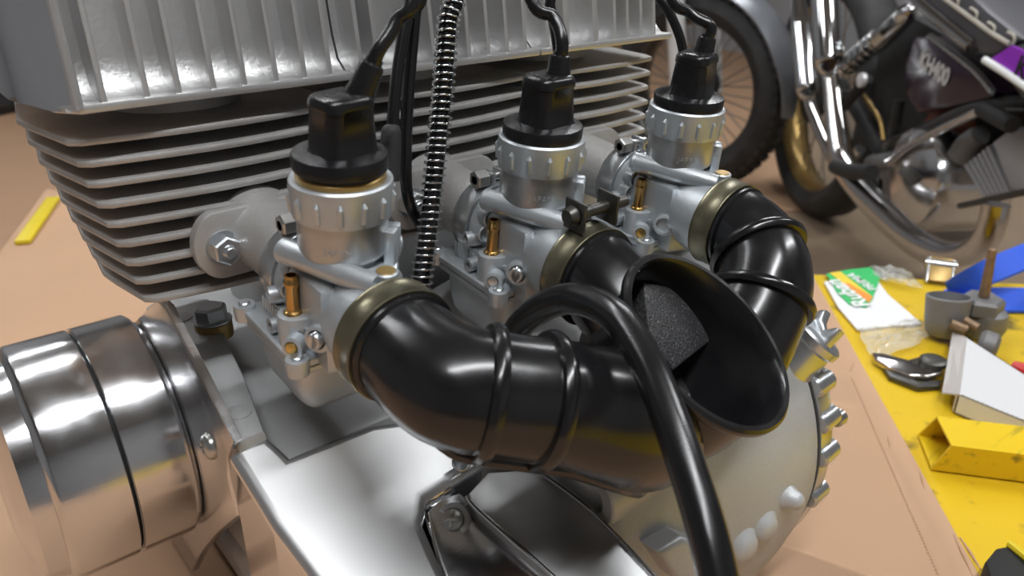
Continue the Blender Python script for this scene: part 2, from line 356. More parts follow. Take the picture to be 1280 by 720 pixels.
# inlet flanges and stubs
CARBX = [0.0, 0.108, 0.216]
BOREZ = 0.257
for ci, x in enumerate(CARBX):
    zc = BOREZ+0.008
    fl = MB()
    o2 = [(0.017*math.cos(a)*1.0, 0.014*math.sin(a)) for a in [2*pi*k/28 for k in range(28)]]
    pts = [(x-0.024+p[0]*0.8 if p[0] < 0 else x+0.026+p[0]*0.8, 0.0840, zc-0.001+p[1]*1.25) for p in o2]
    fl.prism(pts, (0, 0.006, 0), bev=0.0012)
    flo = fl.done('inlet_flange', 'fin_alu', eng)
    MB().lathe([(0.0215, 0.024), (0.019, 0.014), (0.0175, -0.02), (0.0165, -0.025)], (x, 0.075, zc-0.002), (0, 1, 0.08), 32).done('inlet_stub', 'fin_alu', flo)
    MB().box((x+0.004, 0.106, zc-0.004), (0.068, 0.03, 0.036), bev=0.012).done('inlet_boss', 'fin_alu', flo)
    for sx in (-0.0235, 0.026):
        n = MB(); p = V((x+sx, 0.0840, zc-0.002))
        n.lathe([(0.0088, 0), (0.0088, 0.0012), (0, 0.0012)], p, (0, -1, 0), 24)
        n.hexa(p+V((0, -0.001, 0)), p+V((0, -0.0075, 0)), 0.0075); n.cyl(p+V((0, -0.007, 0)), p+V((0, -0.0105, 0)), 0.0036, 0.003, bev=0.0006)
        n.done('nut', 'zinc', flo)
# crankcase block under cylinders and carburettors
cc = MB().box((0.125, 0.145, 0.105), (0.31, 0.23, 0.13), bev=0.010).done('crankcase', 'case_alu', eng)
MB().box((0.165, 0.185, 0.198), (0.28, 0.11, 0.068), bev=0.008).done('cylinder_base', 'case_alu', cc)
MB().box((0.10, 0.15, 0.022), (0.26, 0.22, 0.044), bev=0.012).done('sump', 'case_alu', cc)
# left alternator cover (stack of turned drums about the X axis)
YC, ZC, RC = 0.164, 0.132, 0.0684
lc = MB().lathe([(0, -0.1395), (0.030, -0.139), (0.050, -0.136), (0.0615, -0.131), (RC-0.0052, -0.1245), (RC-0.0045, -0.121), (RC-0.001, -0.1190), (RC, -0.1172), (RC, -0.0868), (RC-0.0008, -0.0862), (RC-0.0030, -0.0858)], (0, YC, ZC), (1, 0, 0), 96).done('alternator_cover', 'polished', eng)
lc['label'] = 'polished round alternator cover'
MB().lathe([(RC-0.003, -0.0862), (RC-0.0034, -0.0845)], (0, YC, ZC), (1, 0, 0), 96).done('gasket', 'matt_black', lc)
dr = MB().lathe([(RC-0.003, -0.0850), (RC-0.0008, -0.0846), (RC, -0.0840), (RC, -0.0562), (RC-0.0012, -0.0545), (RC-0.005, -0.0535), (RC-0.008, -0.045)], (0, YC, ZC), (1, 0, 0), 96).done('alternator_drum', 'polished', eng)
# vertical flange plate beside the drum
XF = -0.0525
fpx = [(195, 374), (206, 384), (250, 470), (291, 553), (283, 574), (285, 600), (292, 628), (296, 646), (270, 668), (252, 690), (240, 715), (170, 690), (130, 560), (150, 420)]
fl = MB().prism([px(a, b, XF) for a, b in fpx], (0.0045, 0, 0), bev=0.0015).done('side_flange', 'polished', eng)
sc = px(264, 557, XF); sc0 = sc
m_ = MB().lathe([(0.0070, 0.0), (0.0070, -0.0012), (0.0060, -0.003), (0.0035, -0.0044), (0, -0.0046)], sc, (1, 0, 0), 24)
sco = m_.done('screw', 'steel', fl)
carve(sco, MB().box(sc+V((-0.0046, 0, 0)), (0.0032, 0.0066, 0.0015))); carve(sco, MB().box(sc+V((-0.0046, 0, 0)), (0.0032, 0.0015, 0.0066)))
# top bar between flange and carburettors
bar = [pz(a, b, 0.19) for a, b in ((207, 384), (250, 460), (297, 552), (331, 537), (306, 470), (284, 424), (276, 395), (262, 372), (200, 370))]
br = MB().prism(bar, (0, 0, -0.05), bev=0.003).done('case_rail', 'case_alu', eng)
for (a, b) in ((297, 516), (226, 397)):
    p = pz(a, b, 0.1902); MB().lathe([(0.0068, -0.002), (0.0066, 0.0004), (0.004, 0.0008), (0, 0.0009)], p, (0, 0, 1), 28).done('plug', 'case_alu', br)
p = pz(268, 412, 0.188)
bo = MB().lathe([(0.0105, -0.004), (0.0108, 0.0005), (0.0108, 0.0052), (0.0098, 0.0062), (0, 0.0062)], p, (0, 0.05, 1), 32).done('collar', 'washer_tan', br)
MB().lathe([(0.0112, 0), (0.0112, 0.0010), (0, 0.0010)], p+V((0, 0.0003, 0.006)), (0, 0.05, 1), 28).hexa(p+V((0, 0.0003, 0.0068)), p+V((0, 0.0009, 0.0155)), 0.0092, 0.0015).done('hex_bolt', 'zinc', br)
# polished rear gearbox cover, falling away to the rear
GN = V((-0.08, -0.45, 0.885)).normalized(); GQ = pz(400, 545, 0.182)
def gs(x, y, h=0.0): o = GQ+GN*h; r = ray(x, y); return CAM+r*((o-CAM).dot(GN)/r.dot(GN))
gp = [(286, 566), (296, 555), (334, 541), (352, 557), (362, 567), (410, 549), (462, 528), (520, 520), (596, 556), (602, 578), (560, 604), (532, 622), (528, 650), (545, 690), (590, 780), (440, 800), (400, 735), (340, 655)]
gc = MB().prism([gs(a, b) for a, b in gp], (0, 0, -0.10), bev=0.005, bseg=4).done('gearbox_cover', 'polished_top', eng, mat2=('mirror', lambda n: abs(n.z) < 0.25))
gc['label'] = 'brushed and polished rear gearbox cover'
h = gs(576, 579, 0.0)
MB().lathe([(0.0046, 0.0003), (0.0044, 0.0006), (0.0036, 0.0002)], h, GN, 24).done('hole_rim', 'polished', gc)
carve(gc, MB().cyl(h-GN*0.02, h+GN*0.004, 0.0037, seg=24))
for p_ in gc.data.polygons:
    if p_.normal.dot(GN) > 0.998 or p_.area > 0.0005: p_.use_smooth = False
# lower step with screw
st = [(530, 640), (545, 622), (575, 612), (602, 634), (640, 668), (700, 730), (660, 800), (580, 800), (545, 700)]
sp = MB().prism([gs(a, b, -0.006) for a, b in st], (0, 0, -0.10), bev=0.003, bseg=3).done('cover_step', 'polished', gc, mat2=('mirror', lambda n: abs(n.z) < 0.25))
scp = gs(566, 650, -0.006); dd = (GN+V((-0.55, -0.15, 0))).normalized()
MB().lathe([(0.0085, -0.003), (0.0078, 0.0006), (0.0056, 0.0003)], scp, dd, 24).done('screw_boss', 'polished_top', gc)
sco = MB().lathe([(0.0052, -0.003), (0.0053, 0.0012), (0.0046, 0.0028), (0.0025, 0.0038), (0, 0.0040)], scp, dd, 22).done('screw', 'steel', gc)
u_ = dd.cross(V((0, 0, 1))).normalized(); Rm = Matrix((u_, dd.cross(u_), dd)).transposed()
carve(sco, MB().box(scp+dd*0.0038, (0.0056, 0.0012, 0.0030), Rm)); carve(sco, MB().box(scp+dd*0.0038, (0.0012, 0.0056, 0.0030), Rm))
# bracket plate with raised edges, right of the step
pb = [(584, 618), (600, 640), (692, 722), (740, 770), (870, 770), (816, 718), (740, 640), (668, 586), (610, 590)]
plt = MB().prism([gs(a, b, -0.001) for a, b in pb], (0, 0, -0.03), bev=0.0012).done('rear_bracket', 'polished_top', eng)
for path in (((668, 586), (740, 640), (816, 718), (860, 764)), ((584, 620), (600, 640), (692, 722), (735, 768))):
    MB().tube([gs(a, b, -0.0008) for a, b in path], 0.0014, 10, smooth=5).done('edge_bead', 'polished', plt)
# mount boss with bore
bp = px(737, 622, 0.088)
ms = MB().lathe([(0.0165, 0.06), (0.0165, 0.001), (0.0155, 0), (0.0092, 0), (0.0088, 0.001), (0.0088, 0.03), (0, 0.03)], bp, (1, 0, 0), 40).done('mount_boss', 'case_alu', eng)
# right crankcase half and clutch cover about the X axis
YR, ZR_, RR = 0.034, 0.098, 0.131
mb = MB(); rings = []
for X_, R_, k_ in ((0.080, 0.065, 0.0), (0.086, 0.105, 0.02), (0.098, 0.117, 0.05), (0.13, 0.123, 0.08), (0.18, 0.127, 0.09), (0.215, 0.129, 0.09), (0.235, 0.1305, 0.05), (0.244, 0.131, 0.02), (0.2495, 0.131, 0.0), (0.2500, 0.105, 0.0)):
    ring = []
    for j in range(96):
        a = 2*pi*j/96; da = (math.degrees(a)-222+180) % 360-180
        r = R_*(1+k_*math.exp(-(da/30.0)**2)); y_, z_ = YR+r*math.cos(a), ZR_+r*math.sin(a)
        ring.append(mb.bm.verts.new((X_, y_, max(z_, 0.0015))))
    rings.append(ring)
for A_, B2 in zip(rings, rings[1:]):
    for j in range(96): mb.bm.faces.new((A_[j], A_[(j+1) % 96], B2[(j+1) % 96], B2[j]))
mb.bm.normal_update(); BV = BVHTree.FromBMesh(mb.bm)
rc = mb.done('right_crankcase', 'case_alu', eng, ang=60)
def ch(x, y):
    loc, nr, _, _ = BV.ray_cast(CAM, ray(x, y).normalized())
    if loc is None: return None, None
    if nr.dot(ray(x, y)) > 0: nr = -nr
    return loc, nr
MB().lathe([(0.124, 0.2496), (0.1303, 0.2498), (0.1303, 0.2514), (0.124, 0.2516)], (0, YR, ZR_), (1, 0, 0), 96).done('gasket', 'matt_black', rc)
YV, ZV = 0.036, 0.102
cv = MB().lathe([(0.128, 0.2512), (0.1335, 0.2516), (0.1335, 0.262), (0.131, 0.268), (0.124, 0.274), (0.06, 0.284), (0, 0.284)], (0, YV, ZV), (1, 0, 0), 96).done('clutch_cover', 'zinc', eng)
cv['label'] = 'polished clutch cover with lugs'
def rim(adeg, r, x): a = math.radians(adeg); return V((x, YV+r*math.cos(a), ZV+r*math.sin(a)))
for adeg in (112, 129, 139, 156, 166, 176, 190):
    a = rim(adeg, 0.1310, 0.2516); b = rim(adeg, 0.1300, 0.270)
    MB().cyl(a, b, 0.0072, 0.0068, seg=20, bev=0.0015).done('lug', 'zinc', cv)
a = rim(168, 0.1310, 0.270)
MB().cyl(a, a+V((0.008, 0, 0)), 0.0052, seg=12, bev=0.001).done('cover_screw', 'steel', cv)
# oil filler plug with finger grip
fp0 = px(1014, 424, 0.262); fd = V((0.45, -0.45, 0.78)).normalized()
og = MB().lathe([(0.020, -0.022), (0.0175, -0.010), (0.0165, -0.002), (0.0182, 0), (0.0182, 0.0045), (0.016, 0.006), (0, 0.007)], fp0, fd, 40).done('oil_filler_plug', 'zinc', cv)
side = fd.cross(V((0.5, 0.9, -0.1))).normalized(); oth = fd.cross(side)
mb = MB(); hpts = [(-0.015, 0.004), (-0.0125, 0.015), (-0.009, 0.0175), (-0.004, 0.012), (0.004, 0.010), (0.009, 0.0165), (0.0125, 0.018), (0.015, 0.004)]
mb.prism([fp0+oth*a+fd*b-side*0.0030 for a, b in hpts], side*0.006, bev=0.0015, which='both'); mb.done('finger_grip', 'zinc', og)
# lugs and bosses on the right case
def boss(x, y, r, h, dv=(0, 0, 0), name='case_boss'):
    p, n = ch(x, y)
    if p is None: print('no hit', x, y); return
    n = (n+V(dv)).normalized()
    MB().lathe([(r*1.7, -0.005), (r*1.25, 0.0), (r, h*0.3), (r*0.88, h*0.65), (r*0.6, h*0.9), (r*0.3, h), (0, h*1.03)], p, n, 24).done(name, 'case_alu', rc, ang=70)
boss(986, 622, 0.0062, 0.009, (0.2, -0.2, 0.0)); boss(956, 660, 0.0088, 0.005); boss(928, 684, 0.0100, 0.006)
q = [ch(a, b) for a, b in ((800, 676), (832, 658), (872, 670), (890, 694), (866, 716), (826, 712))]
if all(p is not None for p, n in q):
    nq = q[2][1]; MB().prism([p+nq*0.013 for p, n in q], -nq*0.03, bev=0.004, bseg=3).done('case_lug', 'case_alu', rc)

for ob in eng.children_recursive:
    for v_ in ob.data.vertices:
        if v_.co.z < 0.001: v_.co.z = 0.001
# ------------------------------------------------------------------ carburettors (local mm, ring centre at z=0, y towards the cylinder)
ZOFF = 0.112
TILT = math.radians(5.5)
def mm(*p): return V(p)*0.001
def mml(l): return [(a*0.001, b*0.001) for a, b in l]
CG = 'slide carburettors in a row behind the cylinders'
def carb_part(mb, name, m, parent, ang=35):
    o = mb.done(name, m, parent, ang)
    if parent.type == 'EMPTY': o.location = (0, 0, ZOFF)
    return o
def wrap_text(txt, size, R, z, a0, m, parent, name='cast_lettering'):
    me = text_mesh(txt, size, 0.0003)
    for v in me.vertices:
        a = a0+v.co.x/R; r = R+v.co.z; v.co = V((r*math.sin(a), -r*math.cos(a), z+v.co.y))
    me.materials.clear(); me.materials.append(MATS[m]); return link(name, me, parent)
def make_carb(i):
    lab = ['grey cast carburettor beside the polished alternator cover, left end of the row',
           'grey cast carburettor in the middle of the row of three',
           'grey cast carburettor nearest the clutch cover, with a short side brass nipple'][i]
    c = thing('carburettor', (0, 0, 0), lab, 'carburettor', CG, world=False)
    # barrel
    b = carb_part(MB().lathe(mml([(0, -7), (19, -7), (19, -22.5), (18.4, -24.5), (16, -26), (15, -34), (0, -44)]), seg=56), 'barrel', 'cast_carb_barrel', c)
    wrap_text('JAPAN' if i == 2 else 'JAPAN', 0.0042, 0.019, -0.0185, -0.62, 'cast_carb', b)
    MB().box(mm(13.5, -15.5, -22), mm(6.5, 5, 17), Matrix.Rotation(0.72, 3, 'Z'), bev=0.0008).box(mm(17.5, -11, -21), mm(5, 6, 15), Matrix.Rotation(0.9, 3, 'Z'), bev=0.0008).done('guide_boss', 'cast_carb', b)
    MB().cyl(mm(16, -2, -26), mm(25, -5, -27), 0.0042, bev=0.0006).done('side_plug', 'cast_carb', b)
    # cap ring with ribs
    r = carb_part(MB().lathe(mml([(18.0, 3.0), (18.4, 7.4), (20.2, 7.6), (21, 6.8), (21.2, 4), (20.6, -7.8), (19, -8.4)]), seg=64), 'cap_ring', 'cast_carb', c)
    for k in range(14):
        a = 2*pi*k/14+0.15; d = V((math.cos(a), math.sin(a), 0))
        MB().tube([d*0.0206+mm(0, 0, -5.5), d*0.0212+mm(0, 0, 1.5), d*0.0207+mm(0, 0, 3.2)], [0.0013, 0.0014, 0.0005], 8).done('rib', 'cast_carb', r)
    carb_part(MB().lathe(mml([(18.3, 4.0), (18.3, [9.4, 6.5, 6.5][i]), (17.5, [10.2, 7, 7][i]), (10, [10.2, 7, 7][i])]), seg=48), 'inner_cap', 'washer_tan' if i == 0 else 'steel', c)
    # rubber cap
    rc_ = MB(); rc_.lathe(mml([(17.6, 9.8), (18.2, 11), (19.3, 12), (19.4, 17), (18.9, 17.8), (14, 18.6), (9, 19), (0, 19.5)]), seg=56)
    cap = carb_part(rc_, 'rubber_cap', 'rubber_satin', c); cdz = [0.0, -0.0045, -0.0045][i]; cap.location.z += cdz; ns_ = [1.0, 0.72, 0.66][i]
    prof = [(17.5, 13.6, 11.8), (19.5, 12.3, 10.4), (27, 11.8, 9.9), (35.5, 11.2, 9.3), (36, 11.7, 9.8), (38.6, 11.5, 9.6), (40.2, 10.8, 8.9), (41, 9.3, 7.4)]
    ca = [0.18, 0.10, 0.28][i]
    mb = MB(); rings = []
    for z, hx, hy in prof:
        rings.append([mb.bm.verts.new(Matrix.Rotation(ca, 3, 'Z') @ mm(x+1.2, y-0.5, z)) for x, y in rrect(-hx, hx, -hy, hy, min(hx, hy)*0.62, 5)])
    for a, b2 in zip(rings, rings[1:]):
        n = len(a)
        for k in range(n): mb.bm.faces.new((a[k], a[(k+1) % n], b2[(k+1) % n], b2[k]))
    mb.bm.faces.new(rings[-1])
    mb.done('cap_tower', 'rubber_satin', cap, ang=50)
    # cable nipple
    n0 = [mm(8.6, -0.5, 38), mm(6.6, -0.5, 38.5), mm(6.6, 0.5, 38.5)][i]; nd = [V((0.40, -0.12, 0.9)), V((0.06, 0.02, 1)), V((0.12, -0.02, 0.97))][i].normalized()
    MB().lathe([(r_, t_*ns_) for r_, t_ in mml([(6.4, -2), (6.0, 2), (5.4, 6), (5.0, 13), (4.6, 14.5), (3.4, 15.2), (3.4, 17), (2.0, 17.2)])], n0, nd, 28).done('cable_nipple', 'rubber_satin', cap)
    c['nip'] = tuple(Matrix.Rotation(-0, 3, 'Z') @ (n0+nd*0.016*ns_+V((0, 0, cdz)))); c['nipd'] = tuple(nd)
    # bore and bell
    bore = carb_part(MB().lathe(mml([(0, -34), (17.5, -34), (18, -30), (18.5, -12), (19, 0), (19.5, 12), (21.5, 20), (22.5, 28), (22.5, 42), (0, 42)][::1]), mm(0, 0, -50), (0, -1, 0), 56), 'bore_body', 'cast_carb', c)
    MB().prism([mm(-19.5, 14, -34), mm(19.5, 14, -34), mm(19.5, -15, -34), mm(-19.5, -15, -34)], mm(0, 0, -34), bev=0.003).done('body_block', 'cast_carb', bore)
    # spigot disc and clamp on the cylinder side
    carb_part(MB().lathe(mml([(15, 22), (20.2, 22), (20.8, 23), (20.8, 28), (19.6, 28.6), (19.6, 30)]), mm(0, 0, -50), (0, 1, 0), 56), 'spigot', 'cast_carb', c)
    band = carb_part(MB().lathe(mml([(19.2, 29.4), (21.6, 29.6), (22.0, 30.4), (22.0, 41.5), (21.5, 42.5), (17, 43)]), mm(0, 0, -50), (0, 1, 0), 64), 'spigot_clamp', 'zinc', c)
    MB().box(mm(-4, 35, -26.5), mm(3, 10, 9), bev=0.0006).box(mm(4, 35, -26.5), mm(3, 10, 9), bev=0.0006).done('clamp_lug', 'zinc', band)
    MB().cyl(mm(-13, 35, -25.5), mm(10, 35, -25.5), 0.0024, seg=14).hexa(mm(-6, 35, -25.5), mm(-13, 35, -25.5), 0.0052).done('clamp_bolt', 'steel', band)
    for (x, z) in ((-14.5, -40.5), (-17.5, -48)):
        MB().lathe(mml([(4.8, -1), (4.6, 5.6), (3.9, 6.2), (2.4, 4.6), (0, 3.6)]), mm(x, 22, z), (-0.15, -1, 0.1), 24).done('jet_boss', 'cast_carb', bore)
    if i == 2: MB().ringtube(mm(-13, 18, -38), mm(-17, 9, -28), 0.0026, 0.0018, 0.005).lathe(mml([(3.2, 0), (3.2, 2), (2.6, 2.4)]), mm(-16.2, 10.8, -30), (-0.33, -0.75, 0.8), 18).done('side_nipple', 'brass', bore)
    # idle stop tube from the barrel to the rear post
    ti = MB().tube([mm(-20, 13, -27), mm(-15, 0, -27.3), mm(-9, -16, -27.8), mm(-2.5, -31, -28.5)], [0.0056, 0.0054, 0.0052, 0.0048], 20, smooth=6)
    ti.lathe(mml([(5.4, 0), (5.6, 2), (4.4, 3.4), (0, 3.6)]), mm(-20, 13, -27), (-0.35, 1, 0.02), 20)
    tio = carb_part(ti, 'idle_tube', 'cast_carb', c)
    MB().cyl(mm(3, -29.5, -44), mm(2.6, -29.5, -23.5), 0.0058, 0.0050, seg=24, bev=0.0006).done('post', 'cast_carb', tio)
    MB().lathe(mml([(4.1, 0), (3.8, 0.35), (0, 0.2)]), mm(2.6, -29.5, -23.5), (0, 0, 1), 20).done('brass_plug', 'washer_tan', tio)
    carb_part(MB().prism([mm(-10, -12, -27), mm(-1, -30, -28), mm(8, -29, -29), mm(17, -16, -28), mm(19, 0, -27), mm(0, 4, -27)], mm(0, 0, -12), bev=0.002), 'top_web', 'cast_carb', c)
    # float chamber flange
    FLZ = -67.0
    fo = [mm(x, y, FLZ) for x, y in rrect(-31, 27, -11, 47, 6, 4)]
    fl = carb_part(MB().prism(fo, mm(0, 0, -3.6), bev=0.0007, which='both'), 'body_flange', 'cast_carb', c)
    fo = [mm(x, y, FLZ-4.2) for x, y in rrect(-30.5, 26.5, -10.5, 46.5, 6, 4)]
    bw = carb_part(MB().prism(fo, mm(0, 0, -3.2), bev=0.0007, which='both'), 'bowl_flange', 'cast_carb', c)
    mb = MB(); rings = []
    for z, k_, dy in ((-73, 1.0, 0), (-88, 0.97, 0.5), (-98, 0.88, 2), (-105, 0.70, 4), (-108.5, 0.45, 5)):
        rings.append([mb.bm.verts.new(mm(x*k_-1, (y-18)*k_+18+dy*0.6, z)) for x, y in rrect(-25.5, 23.5, -7, 43, 9, 5)])
    for a, b2 in zip(rings, rings[1:]):
        n = len(a)
        for k in range(n): mb.bm.faces.new((a[k], a[(k+1) % n], b2[(k+1) % n], b2[k]))
    mb.bm.faces.new(rings[-1]); mb.done('float_bowl', 'cast_carb', bw, ang=60)
    for (x, y) in ((-29, -9), (-29, 45), (25, -9), (25, 45)):
        sb = MB().lathe(mml([(4.9, -6), (5.3, -0.5), (4.9, 1.6), (0, 1.6)]), mm(x, y, FLZ), (0, 0, 1), 24).done('screw_boss', 'cast_carb', fl)
        MB().lathe(mml([(2.7, 1.2), (2.7, 2.6), (2.2, 3.0), (0, 3.0)]), mm(x, y, FLZ), (0, 0, 1), 18).done('bowl_screw', 'zinc', fl)
    # domed bowl-top casting with raised ridges
    MB().prism([mm(x, y, FLZ) for x, y in rrect(-23, 21, -5, 40, 8, 4)], mm(0, 0, 10), bev=0.0).done('bowl_top', 'cast_carb', fl)
    mb = MB()
    for k in range(7): mb.tube([mm(-23.2, 36-k*2.6, -58.5), mm(-23.4, 36-k*2.6-0.8, -63.5)], 0.0006, 6)
    mb.done('cast_marks', 'cast_carb', fl)
    # vent tube, small nipple
    MB().ringtube(mm(-8, 20, -52), mm(-25, 25, -52.5), 0.0042, 0.0026, 0.008).done('vent_tube', 'cast_carb', fl)
    MB().ringtube(mm(-20, 17, -63), mm(-29, 17, -63), 0.0036, 0.0018, 0.004).done('drain_nipple', 'cast_carb', fl)
    # fuel inlet tower with brass tube
    tw = [mm(x, y, -52.5) for x, y in (arc2(-22.5, 6, 7.0, 90, 270, 8)+[(-14, -4), (-8, -1), (-8, 13), (-17, 13)])]
    two = carb_part(MB().prism(tw, mm(0, 0, -18), bev=0.0009), 'fuel_tower', 'cast_carb', c)
    tb = mm(-22.5, 6, -52.5)
    MB().lathe(mml([(4.2, 0), (3.9, 0.8), (2.9, 1.4), (2.8, 12.5), (3.3, 13.4), (3.3, 15.2), (2.9, 15.9), (2.9, 18), (2.1, 18.2), (2.0, 12), (0, 12)]), tb, (0.02, 0, 1), 28).done('fuel_nipple', 'brass', two)
    MB().lathe(mml([(5.0, -3), (4.8, 2.6), (3.2, 3), (2.8, 2.2), (0, 2.2)]), mm(-27.0, -3.0, -63), (-0.8, -0.6, 0.1), 24).done('screw_boss', 'cast_carb', two)
    MB().lathe(mml([(2.7, 0), (2.4, 0.9), (0, 1.3)]), mm(-28.9, -4.4, -62.8), (-0.8, -0.6, 0.1), 18).done('jet_screw', ['brass_bright', 'zinc', 'brass_bright'][i], two)
    ap = mm(-19.5, -13, -56); ad = V((-0.85, -0.5, 0.12)).normalized()
    aso = MB().lathe(mml([(7, -9), (6.0, 3), (4.4, 3.4), (4.2, 1.0), (0, 1.0)]), ap, ad, 28).done('air_screw_boss', 'cast_carb', two)
    if i < 2:
        a_s = MB().lathe(mml([(3.7, -1), (3.7, 5.5), (3.2, 6.2), (0, 6.2)]), ap, ad, 22).done('air_screw', 'zinc', two)
        carve(a_s, MB().box(ap+ad*0.0062, mm(3.6, 1.3, 9), ad.to_track_quat('X', 'Z').to_matrix()))
    carb_part(MB().prism([mm(-20, -19, -72), mm(-2, -26, -72), mm(14, -24, -72), mm(14, -8, -72), mm(-20, -8, -72)], mm(0, 0, 14), bev=0.002), 'rear_web', 'cast_carb', c)
    c.rotation_euler = (TILT, 0, 0)
    base = V((CARBX[i], 0, 0.307))
    off = Matrix.Rotation(TILT, 3, 'X') @ V((0, 0, ZOFF))
    c.location = base-off
    return c
CARBS = [make_carb(i) for i in range(3)]
def cw(i, *p):
    """carb-local mm to world"""
    return Matrix.Rotation(TILT, 3, 'X') @ mm(*p) + V((CARBX[i], 0, 0.307))
# ------------------------------------------------------------------ black rubber air boot
boot = thing('air_boot', (0.11, -0.08, 0.15), 'black rubber three-branch air intake boot with a round open mouth', 'intake boot')
MN = V((0.18, -0.538, 0.718)).normalized(); MC = V((0.123, -0.098, 0.238)); MR = 0.0455
def bored(i, y): return cw(i, 0, y, -50)
BD = (Matrix.Rotation(TILT, 3, 'X') @ V((0, -1, 0)))
neck = MB().lathe([(0.026, -0.050), (0.036, -0.049), (0.0425, -0.040), (0.0435, -0.026), (0.0425, -0.010), (0.0430, -0.005), (0.0462, -0.0035), (0.0475, -0.0015), (0.0475, 0.0008), (0.0462, 0.0022), (0.0440, 0.0020), (0.0428, 0.0), (0.0410, -0.012), (0.0385, -0.030), (0.030, -0.044), (0, -0.046)], MC, MN, 72)
nk = neck.done('mouth', 'rubber_gloss', boot)
# divider slab inside the mouth
xd = (px(897, 415, 0.12)-px(805, 355, 0.10)).normalized()
rt = RIGHT-MN*RIGHT.dot(MN); rt.normalize(); dn = MN.cross(rt).normalized()
if dn.dot(UP) > 0: dn = -dn
def mp(x, y, h):
    """pixel to the plane parallel to the mouth, h below the rim"""
    o = MC-MN*h; r = ray(x, y); return CAM+r*((o-CAM).dot(MN)/r.dot(MN))
sl = [mp(804, 352, 0.012), mp(838, 358, 0.014), mp(868, 378, 0.018), mp(898, 418, 0.024), mp(842, 462, 0.024), mp(812, 420, 0.016)]
MB().prism(sl, -MN*0.012, bev=0.001).done('divider', 'wet_rubber', nk)
MB().tube([mp(880, 470, 0.036), mp(905, 490, 0.036), mp(935, 505, 0.034)], [0.001, 0.0014, 0.001], 8, smooth=4).done('inner_ridge', 'rubber_gloss', nk)
def ring_rib(path, rad, k, name, parent, w=0.0034, h=0.0034):
    """raised band around a swept tube at sample k"""
    p = path[k]; t = (path[min(k+1, len(path)-1)]-path[k-1]).normalized(); r = rad[k]
    r = r[0] if isinstance(r, tuple) else r
    MB().lathe([(r-0.002, -w), (r+h*0.7, -w*0.8), (r+h, -w*0.2), (r+h, w*0.2), (r+h*0.7, w*0.8), (r-0.002, w)], p, t, 48).done(name, 'rubber_gloss', parent)
def branch(name, pts, rad, ribs, seg=40, k=8):
    P, R = spline([V(p) for p in pts], rad, k)
    o = MB().tube(P, R, seg).done(name, 'rubber_gloss', boot, ang=60)
    for q in ribs: ring_rib(P, R, q, 'rib', o)
    return o, P, R
b1, P1, R1 = branch('left_branch', [bored(0, -36), bored(0, -50), (0.003, -0.069, 0.2475), (0.018, -0.082, 0.243), (0.042, -0.094, 0.235), (0.066, -0.098, 0.221), (0.090, -0.090, 0.204), (0.108, -0.078, 0.198)], [0.0222, 0.0225, 0.0240, 0.0242, 0.0250, 0.028, 0.031, 0.030], (22, 29))
b2, P2, R2 = branch('middle_branch', [bored(1, -36), bored(1, -50), (0.109, -0.066, 0.238), (0.112, -0.075, 0.215)], [0.0222, 0.0222, 0.023, 0.024], ())
b3, P3, R3 = branch('right_branch', [bored(2, -36), bored(2, -50), (0.214, -0.058, 0.246), (0.205, -0.071, 0.236), (0.189, -0.078, 0.221), (0.162, -0.080, 0.202), (0.130, -0.075, 0.196)], [0.0222, 0.0225, 0.0235, 0.0245, 0.0255, 0.028, 0.030], (17, 29))
# hollow the branches where the mouth cavity passes through them
cut = MB().lathe([(0, 0.02), (0.0432, 0.02), (0.0431, 0.0), (0.0413, -0.012), (0.0388, -0.030), (0.0303, -0.0443), (0, -0.0463)], MC, MN, 72).done('cavity_cutter', 'rubber_gloss')
for ob in (b1, b2, b3)+tuple(c_ for q_ in (b1, b2, b3) for c_ in q_.children):
    md = ob.modifiers.new('cut', 'BOOLEAN'); md.object = cut; md.operation = 'DIFFERENCE'; md.solver = 'EXACT'
bpy.context.view_layer.update(); dg_ = bpy.context.evaluated_depsgraph_get()
for ob in (b1, b2, b3)+tuple(c_ for q_ in (b1, b2, b3) for c_ in q_.children):
    me = bpy.data.meshes.new_from_object(ob.evaluated_get(dg_)); ob.modifiers.clear(); ob.data = me
bpy.data.objects.remove(cut)
